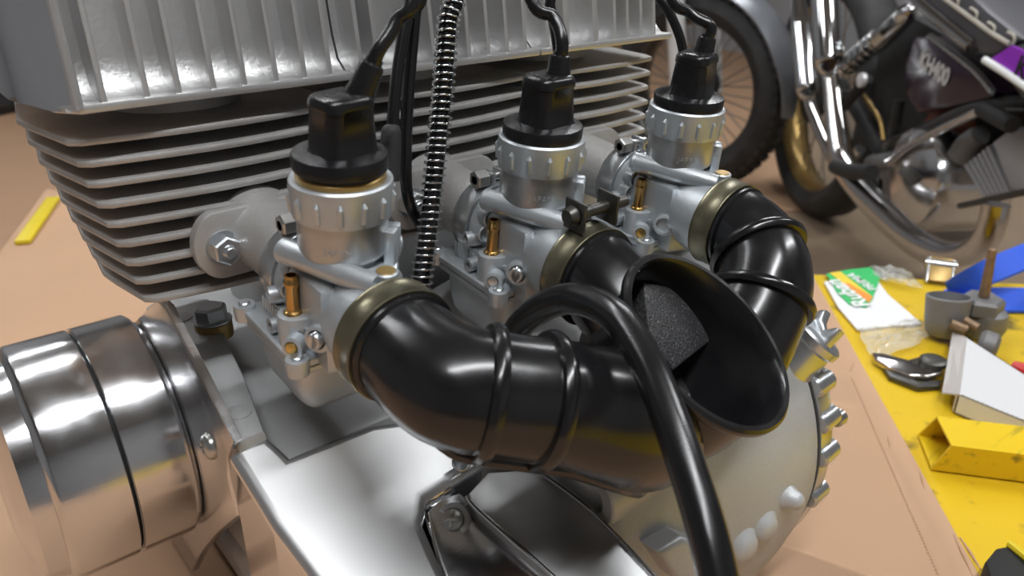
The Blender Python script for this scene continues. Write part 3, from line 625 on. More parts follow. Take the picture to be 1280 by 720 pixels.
# underside seam flange of the left branch
sm = [P1[k]+V((0, 0, -1))*(R1[k][0]+0.0005)+V((-0.3, -0.5, 0))*0.012 for k in range(12, 56, 4)]
MB().tube(sm, 0.0042, 10, smooth=3).done('moulding_seam', 'rubber_gloss', b1)
for i in range(3):
    cl = thing('hose_clamp', bored(i, -44), ['olive zinc band clamp on the left branch of the rubber boot', 'olive zinc band clamp with a black tightening screw at the middle carburettor', 'olive zinc band clamp on the right branch of the rubber boot'][i], 'hose clamp', 'band clamps on the carburettor bells')
    o_ = bored(i, -34)
    bd = MB().lathe([(0.0226, 0.0004), (0.0250, 0.0), (0.0252, 0.0006), (0.0247, 0.0014), (0.0247, 0.0112), (0.0252, 0.012), (0.0250, 0.0126), (0.0226, 0.0124)], o_, BD, 72).done('band', 'olive_zinc', cl)
    MB().lathe([(0.0225, 0.0124), (0.0240, 0.0128), (0.0240, 0.0150), (0.0225, 0.0156)], o_, BD, 64).done('rubber_lip', 'rubber_gloss', bd)
    if i == 1:
        for s_, nm in ((-0.009, 'clamp_ear'), (0.012, 'clamp_ear')):
            c_ = o_+BD*0.006+V((s_, 0, 0.031)); MB().box(c_, (0.0016, 0.0135, 0.0150), Matrix.Rotation(TILT, 3, 'X'), bev=0.0005).done(nm, 'dark_steel', cl)
        c_ = o_+BD*0.006+V((0, 0, 0.0315))
        MB().cyl(c_+V((-0.011, 0, 0)), c_+V((0.024, 0, 0)), 0.0027, seg=16).lathe([(0.0029, 0), (0.0029, 0.022)], c_+V((0, 0, 0)), (1, 0, 0), 16).lathe([(0, -0.0045), (0.0035, -0.004), (0.0050, -0.0015), (0.0050, 0.0)], c_+V((-0.0105, 0, 0)), (1, 0, 0), 20).done('clamp_screw', 'dark_steel', cl)
# ------------------------------------------------------------------ hoses and cables
def hose(name, pts, r, m, label, cat, k=8, seg=16, group=None):
    return tag(MB().tube(pts, r, seg, smooth=k).done(name, m, None, ang=60), label, cat, group)
hose('breather_hose', [pd(628, 470, 0.385), pd(642, 420, 0.375), pd(672, 388, 0.357), pd(715, 373, 0.335), pd(765, 392, 0.312), pd(806, 448, 0.292), pd(838, 525, 0.275), pd(866, 605, 0.262), pd(888, 680, 0.252), pd(905, 760, 0.245)], [0.0062, 0.0064, 0.0068, 0.0067, 0.0066, 0.0066, 0.0066, 0.0066, 0.0066, 0.0066], 'hose_black', 'thick black rubber hose arching over the air boot and hanging down', 'hose', 10, 24)
def nip(i): c = CARBS[i]; n0 = V(c['nip'])*1000; d = Matrix.Rotation(TILT, 3, 'X') @ V(c['nipd']); return cw(i, *n0), d
for i, (mid, end, dd) in enumerate((((494, 28), (514, -40), 0.318), ((692, 22), (655, -24), 0.375), ((862, 16), (830, -26), 0.44))):
    p, d = nip(i); dd = (p-CAM).dot(FWD)
    lb = ['black throttle cable rising from the carburettor by the alternator cover', 'black throttle cable rising from the middle carburettor cap', 'black throttle cable rising from the carburettor by the clutch cover'][i]
    hose('throttle_cable', [p-d*0.003, p+d*0.005, pd(*mid, dd), pd(*end, dd), pd(*end, dd)+V((0.02, 0.06, 0.10)), pd(*end, dd)+V((0.05, 0.16, 0.16))], 0.0030, 'hose_black', lb, 'cable', 8, 14, 'throttle cables')
t = thing('choke_cable', pd(489, 200, 0.36), 'black cable ending in a rubber boot beside the left cap tower', 'cable')
MB().tube([pd(488, 190, 0.352), pd(490, 160, 0.352), pd(497, 90, 0.352), pd(510, 10, 0.352), pd(518, -40, 0.352), pd(522, -40, 0.352)+V((0.02, 0.06, 0.10))], 0.0027, 14, smooth=6).done('outer_sleeve', 'hose_black', t)
MB().tube([pd(489, 157, 0.352), pd(489, 164, 0.352), pd(488, 185, 0.352), pd(486, 226, 0.353)], [0.003, 0.0044, 0.0047, 0.0048], 18, smooth=4).done('end_boot', 'rubber_dull', t)
hose('oil_line', [pd(524, -40, 0.365)+V((0.02, 0.07, 0.10)), pd(522, -40, 0.365), pd(518, 20, 0.365), pd(510, 120, 0.37), pd(507, 200, 0.375), pd(511, 250, 0.385), pd(528, 285, 0.40)], 0.0029, 'hose_black', 'thin black line running down between the boot-ended cable and the spring hose', 'hose', 8, 14)
hose('oil_line', [pd(670, -40, 0.41)+V((0.0, 0.07, 0.10)), pd(676, -40, 0.41), pd(688, 10, 0.41), pd(697, 60, 0.415), pd(700, 110, 0.42), pd(712, 180, 0.43)], 0.0027, 'hose_black', 'thin black line passing behind the middle cap tower', 'hose', 8, 14)
hose('oil_line', [pd(800, -40, 0.47)+V((0.0, 0.04, 0.08)), pd(812, -30, 0.47), pd(838, 18, 0.472), pd(853, 60, 0.476), pd(860, 130, 0.49)], 0.0028, 'hose_black', 'thin black line passing behind the cap tower near the clutch cover', 'hose', 8, 14)
# spring-wrapped hose
sh = thing('spring_hose', pd(525, 370, 0.395), 'black hose wrapped in a bright steel coil spring between two carburettors', 'hose')
P, R = spline([pd(570, -40, 0.385)+V((0.01, 0.05, 0.10)), pd(566, -40, 0.385), pd(560, 30, 0.385), pd(553, 120, 0.385), pd(545, 200, 0.385), pd(536, 280, 0.387), pd(524, 370, 0.39), pd(518, 400, 0.395)], [0.0042]*8, 8)
MB().tube(P, R, 16).done('inner_hose', 'hose_black', sh, ang=60)
H = []; L = [0]
for a, b in zip(P, P[1:]): L.append(L[-1]+(b-a).length)
turns = 82; N = turns*14
for q in range(N+1):
    s = L[-1]*q/N; k = max(j for j in range(len(L)) if L[j] <= s+1e-9); k = min(k, len(P)-2); f = (s-L[k])/(L[k+1]-L[k])
    p = P[k].lerp(P[k+1], f); tt = (P[k+1]-P[k]).normalized(); u = V((1, 0, 0)); u = (u-tt*u.dot(tt)).normalized(); v = tt.cross(u); a = 2*pi*q/14
    H.append(p+(u*math.cos(a)+v*math.sin(a))*0.0053)
MB().tube(H, 0.00055, 6).done('coil_spring', 'chrome', sh, ang=60)
# ------------------------------------------------------------------ things on the yellow deck
DZ = -0.004
def dp(x, y, h=0.0): return pz(x, y, DZ+h)
bag = thing('plastic_bag', dp(1100, 390), 'clear plastic bag with white card and green and yellow printed header', 'bag')
def flatpoly(pts, h, th, name, m, par, bev=0): return MB().prism([dp(x, y, h) for x, y in pts], (0, 0, -th), bev=bev).done(name, m, par)
flatpoly([(1030, 352), (1058, 350), (1098, 352), (1110, 368), (1153, 405), (1110, 407), (1072, 412), (1048, 384)], 0.0035, 0.0015, 'insert_card', 'white_paper', bag)
hd = flatpoly([(1033, 342), (1060, 337), (1088, 334), (1101, 345), (1094, 364), (1091, 373), (1083, 384), (1062, 380), (1047, 366)], 0.0050, 0.0010, 'header_card', 'green_print', bag)
flatpoly([(1037, 341), (1050, 339), (1091, 371), (1086, 378)], 0.0056, 0.0005, 'printed_stripe', 'yellow_print', hd)
flatpoly([(1055, 354), (1061, 354), (1091, 371), (1086, 378)], 0.0059, 0.0003, 'printed_stripe', 'orange_print', hd)
a, b = dp(1078, 380, 0.0058), dp(1042, 352, 0.0058)
text_on('lettering', 'Ruban', 0.030, 0.0002, 'white_print', (a+b)/2, b-a, dp(1045, 380)-dp(1062, 362), hd, 0.0008)
a, b = dp(1094, 362, 0.0058), dp(1062, 342, 0.0058)
text_on('lettering', 'PRIMA', 0.018, 0.0002, 'white_print', (a+b)/2, b-a, dp(1045, 380)-dp(1062, 362), hd, 0.0003)
def film(pts, name):
    mb = MB(); P = [dp(x, y, h) for x, y, h in pts]; c = sum(P, V())/len(P); rings = []
    P, _ = spline(P+[P[0]], [0]*(len(P)+1), 4); P = P[:-1]; rg = random.Random(3)
    for f in (1.0, 0.85, 0.68, 0.5, 0.3):
        rings.append([mb.bm.verts.new(c+(p-c)*f+V((rg.uniform(-1, 1)*0.002, rg.uniform(-1, 1)*0.002, rg.uniform(0, 1)*0.007*(1 if f < 1 else 0.2)))) for p in P])
    n = len(P); vc = mb.bm.verts.new(c+V((0, 0, 0.004)))
    for a, b in zip(rings, rings[1:]):
        for k in range(n): mb.bm.faces.new((a[k], a[(k+1) % n], b[(k+1) % n], b[k]))
    for k in range(n): mb.bm.faces.new((rings[-1][k], rings[-1][(k+1) % n], vc))
    return mb.done(name, 'film', bag, ang=25)
film([(1070, 410, 0.006), (1110, 406, 0.009), (1154, 403, 0.006), (1160, 420, 0.004), (1130, 438, 0.010), (1092, 446, 0.004), (1080, 428, 0.007)], 'film')
film([(1086, 333, 0.004), (1116, 336, 0.012), (1140, 346, 0.016), (1152, 360, 0.004), (1135, 358, 0.004), (1110, 352, 0.006), (1096, 346, 0.005)], 'film')
# blue ratchet strap
st = thing('ratchet_strap', dp(1200, 360), 'blue webbing strap with a zinc ratchet buckle at the deck end', 'strap')
def ribbon(pairs, name, m, par, th=0.003):
    mb = MB(); rows = []
    A = [dp(a[0], a[1], a[2]) for a, b in pairs]; B_ = [dp(b[0], b[1], b[2]) for a, b in pairs]
    A, _ = spline(A, [0]*len(A), 5); B_, _ = spline(B_, [0]*len(B_), 5)
    for p, q in zip(A, B_): rows.append([mb.bm.verts.new(v) for v in (p, q, q-V((0, 0, th)), p-V((0, 0, th)))])
    for r, s in zip(rows, rows[1:]):
        for k in range(4): mb.bm.faces.new((r[k], r[(k+1) % 4], s[(k+1) % 4], s[k]))
    mb.bm.faces.new(rows[0]); mb.bm.faces.new(rows[-1][::-1]); return mb.done(name, m, par)
ribbon([((1182, 352, 0.03), (1186, 364, 0.012)), ((1205, 338, 0.045), (1215, 362, 0.018)), ((1240, 320, 0.055), (1248, 350, 0.035)), ((1290, 300, 0.06), (1296, 330, 0.055))], 'webbing', 'blue_strap', st)
ribbon([((1180, 362, 0.012), (1186, 374, 0.008)), ((1215, 360, 0.012), (1215, 386, 0.006)), ((1250, 359, 0.012), (1250, 388, 0.005)), ((1300, 360, 0.012), (1300, 388, 0.005))], 'webbing', 'blue_strap', st)
q = dp(1172, 352, 0.0)
Rb = Matrix.Rotation(0.5, 3, 'Z') @ Matrix.Rotation(-0.7, 3, 'Y')
MB().box(q+V((0.0, 0.0, 0.016)), (0.034, 0.026, 0.004), Rb, bev=0.001).done('buckle_plate', 'washer_tan', st)
for s_ in (-0.014, 0.014): MB().box(q+V((0, 0, 0.012))+Rb @ V((0, s_, 0)), (0.036, 0.003, 0.012), Rb, bev=0.001).done('buckle_side', 'zinc', st)
MB().cyl(q+V((0, 0, 0.014))+Rb @ V((0.01, -0.018, 0)), q+V((0, 0, 0.014))+Rb @ V((0.01, 0.018, 0)), 0.006).done('spool', 'steel', st)
# fuel tap
ft = thing('fuel_tap', dp(1195, 425), 'grey cast fuel tap with hex nut and long brown stem on the yellow deck', 'fuel tap')
q = dp(1178, 424); ax = (dp(1205, 372, 0.045)-q).normalized()
MB().lathe([(0, 0), (0.015, 0.001), (0.019, 0.006), (0.021, 0.020), (0.0225, 0.044), (0.020, 0.045), (0.018, 0.030), (0, 0.03)], q+V((0.0, 0, 0.004)), V((0.10, 0.12, 0.9)), 36).done('sediment_bowl', 'dull_cast', ft)
q2 = dp(1226, 420, 0.0)
MB().lathe([(0, 0), (0.018, 0), (0.022, 0.012), (0.020, 0.028), (0.014, 0.032), (0, 0.032)], q2+V((0, 0, 0.002)), (0, 0, 1), 28).done('tap_body', 'dull_cast', ft)
MB().hexa(q2+V((-0.004, 0.006, 0.030)), q2+V((-0.004, 0.006, 0.046)), 0.022, 0.003).done('hex_nut', 'dull_cast', ft)
MB().cyl(q2+V((-0.004, 0.006, 0.046)), q2+V((-0.003, 0.010, 0.100)), 0.0055, 0.0042, seg=18, bev=0.001).done('stem', 'rust_brass', ft)
for (a, b, la, lb) in ((1208, 412, 1188, 404), (1222, 410, 1205, 400)):
    MB().ringtube(dp(a, b, 0.026), dp(la, lb, 0.030), 0.0048, 0.003, 0.006).done('outlet_pipe', 'rust_brass', ft)
MB().cyl(dp(1222, 428, 0.016), dp(1247, 436, 0.014), 0.0155, 0.0150, seg=24, bev=0.004).done('outlet_cap', 'dull_cast', ft)
# pliers-like lever
lv = thing('lever_tool', dp(1135, 460), 'chromed steel lever tool with a dark pivot beside the white box', 'tool')
MB().prism([dp(x, y, 0.010) for x, y in ((1090, 440), (1105, 441), (1135, 449), (1152, 444), (1170, 443), (1180, 452), (1178, 466), (1160, 470), (1138, 468), (1112, 458), (1095, 448))], (0, 0, -0.006), bev=0.002, bseg=3).done('lever_arm', 'chrome_worn', lv)
MB().lathe([(0.013, 0), (0.013, 0.004), (0.011, 0.0055), (0.006, 0.006), (0, 0.006)], dp(1166, 454, 0.010), (0, 0, 1), 28).done('pivot', 'dark_steel', lv)
MB().prism([dp(x, y, 0.006) for x, y in ((1100, 452), (1120, 464), (1150, 476), (1178, 474), (1176, 482), (1148, 484), (1112, 470))], (0, 0, -0.005), bev=0.002).done('lower_jaw', 'dark_steel', lv)
# white cardboard box with open end
bx = thing('white_box', dp(1240, 510), 'white cardboard carton with its end flaps open on the yellow deck', 'box')
HB = 0.022
A, B_, C_, D_ = dp(1209, 422, HB), dp(1300, 480, HB), dp(1300, 534, HB), dp(1200, 493, HB)
dn_ = V((0, 0, -HB+0.002)); th = 0.0015
def quad(a, b, c, d, nrm, name, m): MB().prism([a, b, c, d], V(nrm)*th).done(name, m, bx)
quad(A, B_, C_, D_, (0, 0, -1), 'lid_panel', 'white_card')
quad(A+dn_, B_+dn_, C_+dn_, D_+dn_, (0, 0, 1), 'base_panel', 'grey_card')
sd = (D_-A).normalized()
quad(D_, C_, C_+dn_, D_+dn_, -sd, 'side_panel', 'white_card')
quad(A, B_, B_+dn_, A+dn_, sd, 'side_panel', 'grey_card')
e_ = (A-B_).normalized()
quad(A, D_, D_+e_*0.020+V((0, 0, -0.010)), A+e_*0.020+V((0, 0, -0.004)), (0, 0, -1), 'end_flap', 'grey_card')
quad(A+e_*0.002+dn_*0.1, D_+e_*0.002+dn_*0.1, D_+e_*0.002+dn_, A+e_*0.002+dn_, e_, 'end_panel', 'grey_card')
# yellow rectangular tube with mitred open end
yt = thing('yellow_tube', dp(1220, 580), 'yellow painted rectangular steel tube with an open mitred end', 'steel tube')
HT = 0.030
A, B_, C_, D_ = dp(1171, 520, HT), dp(1190, 557, HT), dp(1164, 587, 0.002), dp(1147, 543, 0.002)
dv = (dp(1280, 533, HT)-A).normalized()*0.24
qo = [A, B_, C_, D_]; cc_ = sum(qo, V())/4; qi = [cc_+(p-cc_)*0.91 for p in qo]
mb = MB(); o0 = [mb.bm.verts.new(p) for p in qo]; o1 = [mb.bm.verts.new(p+dv) for p in qo]; i0 = [mb.bm.verts.new(p) for p in qi]; i1 = [mb.bm.verts.new(p+dv) for p in qi]
for k in range(4):
    j = (k+1) % 4
    for f in ((o0[k], o0[j], o1[j], o1[k]), (i0[k], i1[k], i1[j], i0[j]), (o0[k], i0[k], i0[j], o0[j]), (o1[k], o1[j], i1[j], i1[k])): mb.bm.faces.new(f)
mb.done('tube_wall', 'yellow_paint', yt)
bb = thing('black_block', dp(1262, 712), 'black plastic block with a yellow edge at the deck front', 'block')
MB().prism([dp(x, y, 0.022) for x, y in ((1232, 700), (1245, 684), (1264, 680), (1300, 716), (1300, 760), (1250, 760))], (0, 0, -0.021), bev=0.003).done('block_body', 'matt_black', bb)
MB().tube([dp(1262, 680, 0.023), dp(1282, 696, 0.024), dp(1305, 718, 0.024)], 0.003, 8).done('yellow_edge', 'yellow_plain', bb)
tag(MB().tube([dp(1266, 458, 0.010), dp(1285, 466, 0.010), dp(1310, 474, 0.010)], [0.006, 0.009, 0.009], 14).done('red_handle', 'red_plastic'), 'red plastic handle behind the white box', 'handle')
# ------------------------------------------------------------------ motorcycles in the background
def plane(P0, n):
    def f(x, y, off=0.0):
        o = P0+n*off; r = ray(x, y); return CAM+r*((o-CAM).dot(n)/r.dot(n))
    return f
def wheel(root, c, n, R, rimm, tyrew=0.055, spokes=36, hub=0.035, tread=True, rimr=0.80, name='wheel'):
    R2 = R-tyrew*0.62; w2 = tyrew
    ty = MB().lathe([(R2-w2*0.42, -w2*0.55), (R2, -w2*0.78), (R2+w2*0.30, -w2*0.70), (R2+w2*0.56, -w2*0.40), (R, 0), (R2+w2*0.56, w2*0.40), (R2+w2*0.30, w2*0.70), (R2, w2*0.78), (R2-w2*0.42, w2*0.55)], c, n, 72).done('tyre', 'tyre', root)
    if tread:
        mb = MB(); d, u, v = mb._basis(n)
        for k in range(54):
            for s_ in (-1, 0, 1):
                a = 2*pi*(k+0.5*(s_ == 0))/54; rr = R-(0.004 if s_ else -0.002)-abs(s_)*w2*0.14
                e = u*math.cos(a)+v*math.sin(a)
                mb.box(c+e*rr+n*(s_*w2*0.42), (0.014, 0.022, w2*0.30), Matrix((e, d.cross(e), d)).transposed(), bev=0)
        k_ = mb.done('tread_blocks', 'tyre', ty); k_['kind'] = 'stuff'
    ri = R2-w2*0.40
    rm = MB().lathe([(ri, -w2*0.52), (ri+0.004, -w2*0.55), (ri+0.006, -w2*0.45), (ri-0.012, -w2*0.25), (ri-0.016, 0), (ri-0.012, w2*0.25), (ri+0.006, w2*0.45), (ri+0.004, w2*0.55), (ri, w2*0.52), (ri-0.016, w2*0.25), (ri-0.020, 0), (ri-0.016, -w2*0.25)], c, n, 72, closed=True).done('rim', rimm, ty)
    MB().lathe([(0, -0.05), (hub*0.6, -0.05), (hub, -0.035), (hub, 0.035), (hub*1.5, 0.04), (hub*1.5, 0.06), (hub*0.5, 0.07), (0, 0.07)], c, n, 32).done('hub', 'matt_black', ty)
    mb = MB(); d, u, v = mb._basis(n)
    for k in range(spokes):
        a = 2*pi*k/spokes; sg = 1 if k % 2 else -1; a2 = a+sg*0.20*(1 if (k//2) % 2 else -1)
        MB().tube([c+(u*math.cos(a2)+v*math.sin(a2))*hub+n*(0.03*sg), c+(u*math.cos(a)+v*math.sin(a))*(ri-0.01)], 0.0022, 5).done('spoke', 'spoke', ty)
    return ty
# --- purple bike
e1 = V((0.60, 0.80, 0)); n1 = V((-0.80, 0.60, 0))
PB = pz(1165, 225, -0.09); B = plane(PB, n1)
bike = thing('motorcycle', (PB.x, PB.y, FLOOR), 'dark purple motorcycle with chrome exhausts and a grey finned engine', 'motorcycle')
wc = B(1038, 120, -0.08); wr = 0.5*((B(1030, 240, -0.08)-wc).length+ (wc.z-FLOOR))
wr = wc.z-FLOOR-0.002
wheel(bike, wc, n1, wr, 'gold_rim', 0.075, 24, 0.05, False)
def bp_(pts, off, th, name, m, par=None, bev=0.0): return MB().prism([B(x, y, off) for x, y in pts], -n1*th, bev=bev).done(name, m, par or bike)
def bt(pts, r, off, name, m, par=None, seg=18, k=6):
    pp = [B(p[0], p[1], off+(p[2] if len(p) > 2 else 0)) for p in pts]
    return MB().tube(pp, r, seg, smooth=k).done(name, m, par or bike, ang=60)
ex = bt([(1030, -40), (1031, -10), (1034, 40), (1036, 78), (1037, 82)], [0.032, 0.032, 0.032, 0.031, 0.016], 0.16, 'silencer', 'chrome')
bt([(1036, 80), (1041, 120), (1048, 175), (1054, 200), (1072, 232), (1104, 265), (1140, 297), (1180, 317), (1214, 314), (1236, 292), (1246, 255)], [0.015, 0.020, 0.026, 0.026, 0.026, 0.025, 0.023, 0.022, 0.021, 0.021, 0.02], 0.15, 'exhaust_pipe', 'chrome_worn', ex)
ex2 = bt([(996, -10), (1001, 30), (1005, 70), (1009, 112), (1010, 116)], [0.012, 0.026, 0.028, 0.027, 0.012], 0.14, 'silencer', 'chrome')
bt([(1009, 114), (1014, 135), (1026, 165), (1040, 195), (1062, 232), (1100, 276), (1140, 310), (1180, 330)], 0.015, 0.08, 'exhaust_pipe', 'chrome_worn', ex2)
sk = bt([(1140, 10), (1132, 18), (1112, 38), (1100, 49)], [0.008, 0.022, 0.024, 0.024], 0.05, 'shock_absorber', 'chrome')
bt([(1100, 49), (1052, 88)], 0.014, 0.05, 'damper_rod', 'chrome', sk, k=1)
for k in range(6):
    a = k/5; p = B(1098-38*a, 50+31*a, 0.05); d = B(1052, 88, 0.05)-B(1100, 49, 0.05)
    MB().lathe([(0.018, -0.004), (0.026, -0.003), (0.026, 0.003), (0.018, 0.004)], p, d, 24).done('spring_coil', 'chrome', sk)
sc_ = bp_([(1142, 46), (1164, 46), (1188, 68), (1216, 88), (1243, 115), (1239, 122), (1205, 130), (1146, 141), (1130, 116), (1131, 80)], 0.06, 0.05, 'side_cover', 'purple_black', bev=0.012)
a, b = B(1150, 74, 0.0625), B(1185, 99, 0.0625)
upd = B(1165, 70, 0.0625)-B(1158, 88, 0.0625)
L_ = (b-a).length
me = text_mesh('KH400', 0.046, 0.0006, 0.0016); wx = max(v.co.x for v in me.vertices)-min(v.co.x for v in me.vertices)
xd_ = (b-a).normalized(); yd_ = (upd-xd_*upd.dot(xd_)).normalized(); Mt = Matrix((xd_*(L_/wx), yd_*1.0, n1)).transposed().to_4x4(); Mt.translation = (a+b)/2
me.transform(Mt); me.materials.clear(); me.materials.append(MATS['emblem']); link('emblem_lettering', me, sc_)
bt([(1162, 45), (1190, 66), (1220, 90), (1241, 116)], 0.006, 0.065, 'cover_trim', 'chrome', sc_)
bt([(1141, -4), (1180, 28), (1217, 58)], 0.013, 0.10, 'seat_trim', 'chrome')
se = bp_([(1138, -30), (1150, -2), (1180, 28), (1214, 60), (1226, 69), (1240, 70), (1262, 58), (1284, 50), (1262, 36), (1232, 12), (1205, -14), (1190, -40)], 0.10, 0.24, 'seat', 'seat_vinyl', bev=0.02)
bt([(1180, -2), (1210, 20), (1240, 42), (1262, 55)], 0.004, 0.105, 'seat_piping', 'piping', se)
for (x, y) in ((1196, 4), (1219, 20), (1241, 38), (1266, 50)):
    bt([(x-6, y-10), (x+2, y-4), (x, y+6)], 0.0025, 0.103, 'seat_stitch', 'piping', se)
tk = bp_([(1226, 74), (1262, 55), (1300, 60), (1310, 150), (1290, 150), (1258, 108)], 0.12, 0.26, 'fuel_tank', 'black_paint', bev=0.02)
bp_([(1239, 73), (1264, 57), (1300, 74), (1300, 112), (1268, 92)], 0.124, 0.006, 'purple_panel', 'purple', tk)
bt([(1231, 75), (1258, 92), (1300, 121)], 0.006, 0.126, 'white_stripe', 'white_print', tk, k=2)
text_on('tank_lettering', 'K', 0.045, 0.001, 'matt_black', B(1277, 86, 0.1255), B(1290, 94, 0.125)-B(1270, 80, 0.125), B(1280, 70, 0.125)-B(1280, 90, 0.125), tk)
bp_([(1098, 60), (1138, 20), (1230, 72), (1262, 108), (1300, 150), (1300, 190), (1240, 175), (1180, 160), (1150, 200), (1110, 190), (1092, 140)], -0.01, 0.10, 'dark_infill_panel', 'matt_black')  # black panel standing in for air box parts and the shade around them
bt([(1290, 130), (1220, 136), (1150, 165), (1108, 182)], 0.014, 0.05, 'frame_tube', 'black_paint')
bt([(1124, 125), (1112, 190)], 0.012, 0.05, 'frame_tube', 'black_paint', k=1)
bt([(1066, 130), (1092, 175), (1112, 205)], 0.016, 0.03, 'swing_arm', 'matt_black')
bt([(1080, 120), (1100, 150), (1104, 175)], 0.005, 0.06, 'brake_rod', 'gold_rim')
bt([(1085, 98), (1052, 136)], 0.012, 0.08, 'passenger_peg', 'matt_black', k=1)
p = B(1080, 100, 0.085); MB().lathe([(0.016, 0), (0.016, 0.01), (0, 0.012)], p, n1, 20).done('peg_cap', 'emblem', bike)
cvr = MB().lathe([(0.108, -0.10), (0.110, 0.0), (0.108, 0.030), (0.098, 0.048), (0.070, 0.060), (0, 0.064)], B(1168, 222, 0.02), n1, 48).done('engine_cover', 'polished', bike)
bp_([(1122, 216), (1130, 206), (1150, 222), (1142, 232)], 0.086, 0.004, 'badge_plate', 'dark_steel', cvr)
MB().box(B(1165, 235, -0.12), (0.25, 0.22, 0.20), Matrix.Rotation(math.atan2(e1.y, e1.x), 3, 'Z'), bev=0.03).done('crankcase', 'dull_cast', bike)
kk = bt([(1112, 202), (1120, 196), (1138, 182), (1180, 160), (1226, 138)], [0.011, 0.009, 0.008, 0.008, 0.008], 0.09, 'kick_lever', 'chrome_worn')
bt([(1228, 136), (1246, 146), (1266, 156)], 0.014, 0.09, 'kick_pedal', 'rubber_dull', kk)
for k in range(6):
    f = k/7.0
    bp_([(1205+f*38, 207-f*31), (1208+f*38, 204.5-f*31), (1232+f*40, 244-f*8), (1229+f*40, 246.5-f*8)], 0.05, 0.05, 'cylinder_fin', 'engine_grey')
bp_([(1206, 207), (1244, 178), (1268, 238), (1232, 246)], 0.025, 0.12, 'cylinder_core', 'engine_grey')
bp_([(1240, 178), (1266, 159), (1300, 172), (1300, 244), (1262, 236)], 0.06, 0.18, 'cylinder_head', 'engine_grey', bev=0.004)
bt([(1168, 168), (1185, 156), (1210, 160), (1224, 172)], [0.03, 0.042, 0.040, 0.02], -0.02, 'intake_bellows', 'rust_red')
bt([(1202, 196), (1212, 180), (1226, 168)], [0.026, 0.024, 0.018], 0.03, 'carburettor', 'dull_cast')
bt([(1200, 257), (1235, 250), (1290, 238)], 0.006, 0.09, 'engine_cable', 'dark_steel')
fp_ = bt([(1044, 208), (1062, 214), (1090, 216)], [0.016, 0.017, 0.016], 0.18, 'foot_peg', 'rubber_dull')
bt([(1062, 204), (1075, 186)], 0.012, 0.10, 'brake_pedal', 'chrome', k=1)
bt([(1090, 205), (1118, 200)], 0.02, 0.05, 'peg_mount', 'dull_cast', k=1)
bt([(1096, 225), (1100, 260), (1130, 275)], 0.012, 0.06, 'cradle_tube', 'black_paint')
# --- bike with spoked wheel and grey mudguard
tc_ = V((CAM.x, CAM.y, 0)); wc2 = pd(872, 113, 2.62)
to = (V((CAM.x, CAM.y, 0))-V((wc2.x, wc2.y, 0))).normalized(); n2 = (Matrix.Rotation(math.radians(-32), 3, 'Z') @ to)
wr2 = wc2.z-FLOOR-0.006
bk2 = thing('motorcycle', (wc2.x, wc2.y, FLOOR), 'motorcycle front end with wire-spoked wheel, knobbly tyre and grey mudguard', 'motorcycle')
wheel(bk2, wc2, n2, wr2, 'dark_steel', 0.085, 36, 0.045, True)
hz = V((0, 0, 1)).cross(n2).normalized()
if hz.dot(RIGHT) < 0: hz = -hz
mb = MB(); rows = []
for k in range(22):
    a = math.radians(128-k*6.4); rr = wr2+0.030
    d = hz*math.cos(a)+V((0, 0, 1))*math.sin(a)
    hw = 0.072*(1.0 if k < 17 else 1-(k-16)*0.12)
    rows.append([mb.bm.verts.new(wc2+d*(rr-0.022*abs(s)**2+t_)+n2*(hw*s)) for t_, ss in ((0, (-1, -0.6, 0, 0.6, 1)), (-0.005, (1, 0.6, 0, -0.6, -1))) for s in ss])
for a, b in zip(rows, rows[1:]):
    for k in range(10): mb.bm.faces.new((a[k], a[(k+1) % 10], b[(k+1) % 10], b[k]))
mb.bm.faces.new(rows[0]); mb.bm.faces.new(rows[-1][::-1]); mb.done('mudguard', 'fender_grey', bk2)
for s_ in (-1, 1):
    MB().tube([wc2+n2*(0.10*s_)-V((0, 0, 0.02)), wc2+n2*(0.10*s_)+V((0, 0, 0.30))-hz*0.05], [0.03, 0.028], 18).tube([wc2+n2*(0.10*s_)+V((0, 0, 0.30))-hz*0.05, wc2+n2*(0.10*s_)+V((0, 0, 0.75))-hz*0.22], [0.018, 0.018], 18).done('fork_leg', 'emblem', bk2)
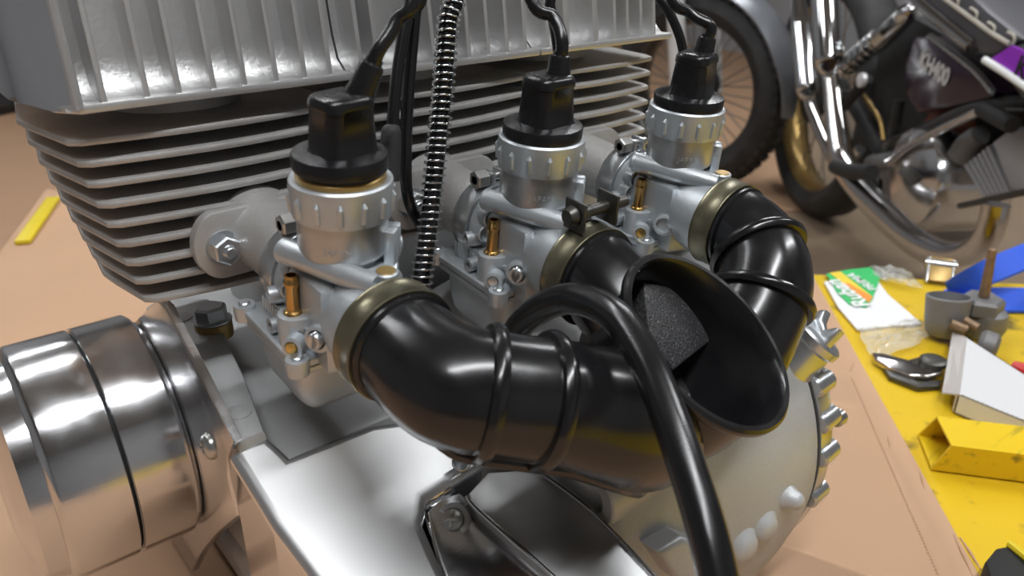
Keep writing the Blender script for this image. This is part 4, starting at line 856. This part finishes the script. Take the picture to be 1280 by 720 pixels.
MB().lathe([(0, 0), (0.05, 0), (0.06, 0.02), (0.055, 0.05), (0.03, 0.06), (0, 0.06)], wc2+n2*0.05+hz*0.06+V((0, 0, 0.04)), n2, 24).done('brake_calliper', 'matt_black', bk2)
# --- wheel with yellow rim standing behind
wc3 = pd(1150, 112, 3.05); to3 = (V((CAM.x, CAM.y, 0))-V((wc3.x, wc3.y, 0))).normalized(); n3 = Matrix.Rotation(math.radians(-10), 3, 'Z') @ to3
wr3 = wc3.z-FLOOR
w3 = thing('spare_wheel', (wc3.x, wc3.y, FLOOR), 'yellow-rimmed wheel standing behind the purple motorcycle', 'wheel')
t3 = MB().lathe([(wr3-0.05, -0.045), (wr3-0.02, -0.045), (wr3, -0.02), (wr3, 0.02), (wr3-0.02, 0.045), (wr3-0.05, 0.045)], wc3, n3, 64, closed=True).done('tyre', 'tyre', w3)
MB().lathe([(wr3-0.075, -0.035), (wr3-0.05, -0.045), (wr3-0.05, 0.045), (wr3-0.075, 0.035)], wc3, n3, 64, closed=True).done('rim', 'yellow_plain', t3)
MB().cyl(wc3-n3*0.04, wc3+n3*0.04, 0.06, seg=24, bev=0.01).done('hub', 'matt_black', w3)
for k in range(6):
    a = 2*pi*k/6; d = V((0, 0, 1))*math.cos(a)+n3.cross(V((0, 0, 1)))*math.sin(a)
    MB().tube([wc3+d*0.05, wc3+d*(wr3-0.07)], 0.014, 8).done('spoke', 'matt_black', w3)
# --- dark things along the back
def stack(px_, py_, r, n, label):
    c = pz(px_, py_, FLOOR)
    for k in range(n):
        o = tag(MB().lathe([(r*0.62, 0.01), (r*0.75, 0), (r*0.95, 0.01), (r, 0.05), (r*0.95, 0.10), (r*0.75, 0.11), (r*0.62, 0.10)], c+V((0, 0, 0.112*k)), (0, 0, 1), 40, closed=True).done('loose_tyre', 'tyre'), label[k], 'tyre', 'tyres stacked behind the left cylinder')
stack(-44, 136, 0.34, 3, ['black tyre lying flat on the floor under two more beyond the cylinder head', 'black tyre in the middle of the stack beyond the cylinder head', 'black tyre on top of the stack beyond the cylinder head'])
c = pz(1275, 60, FLOOR);
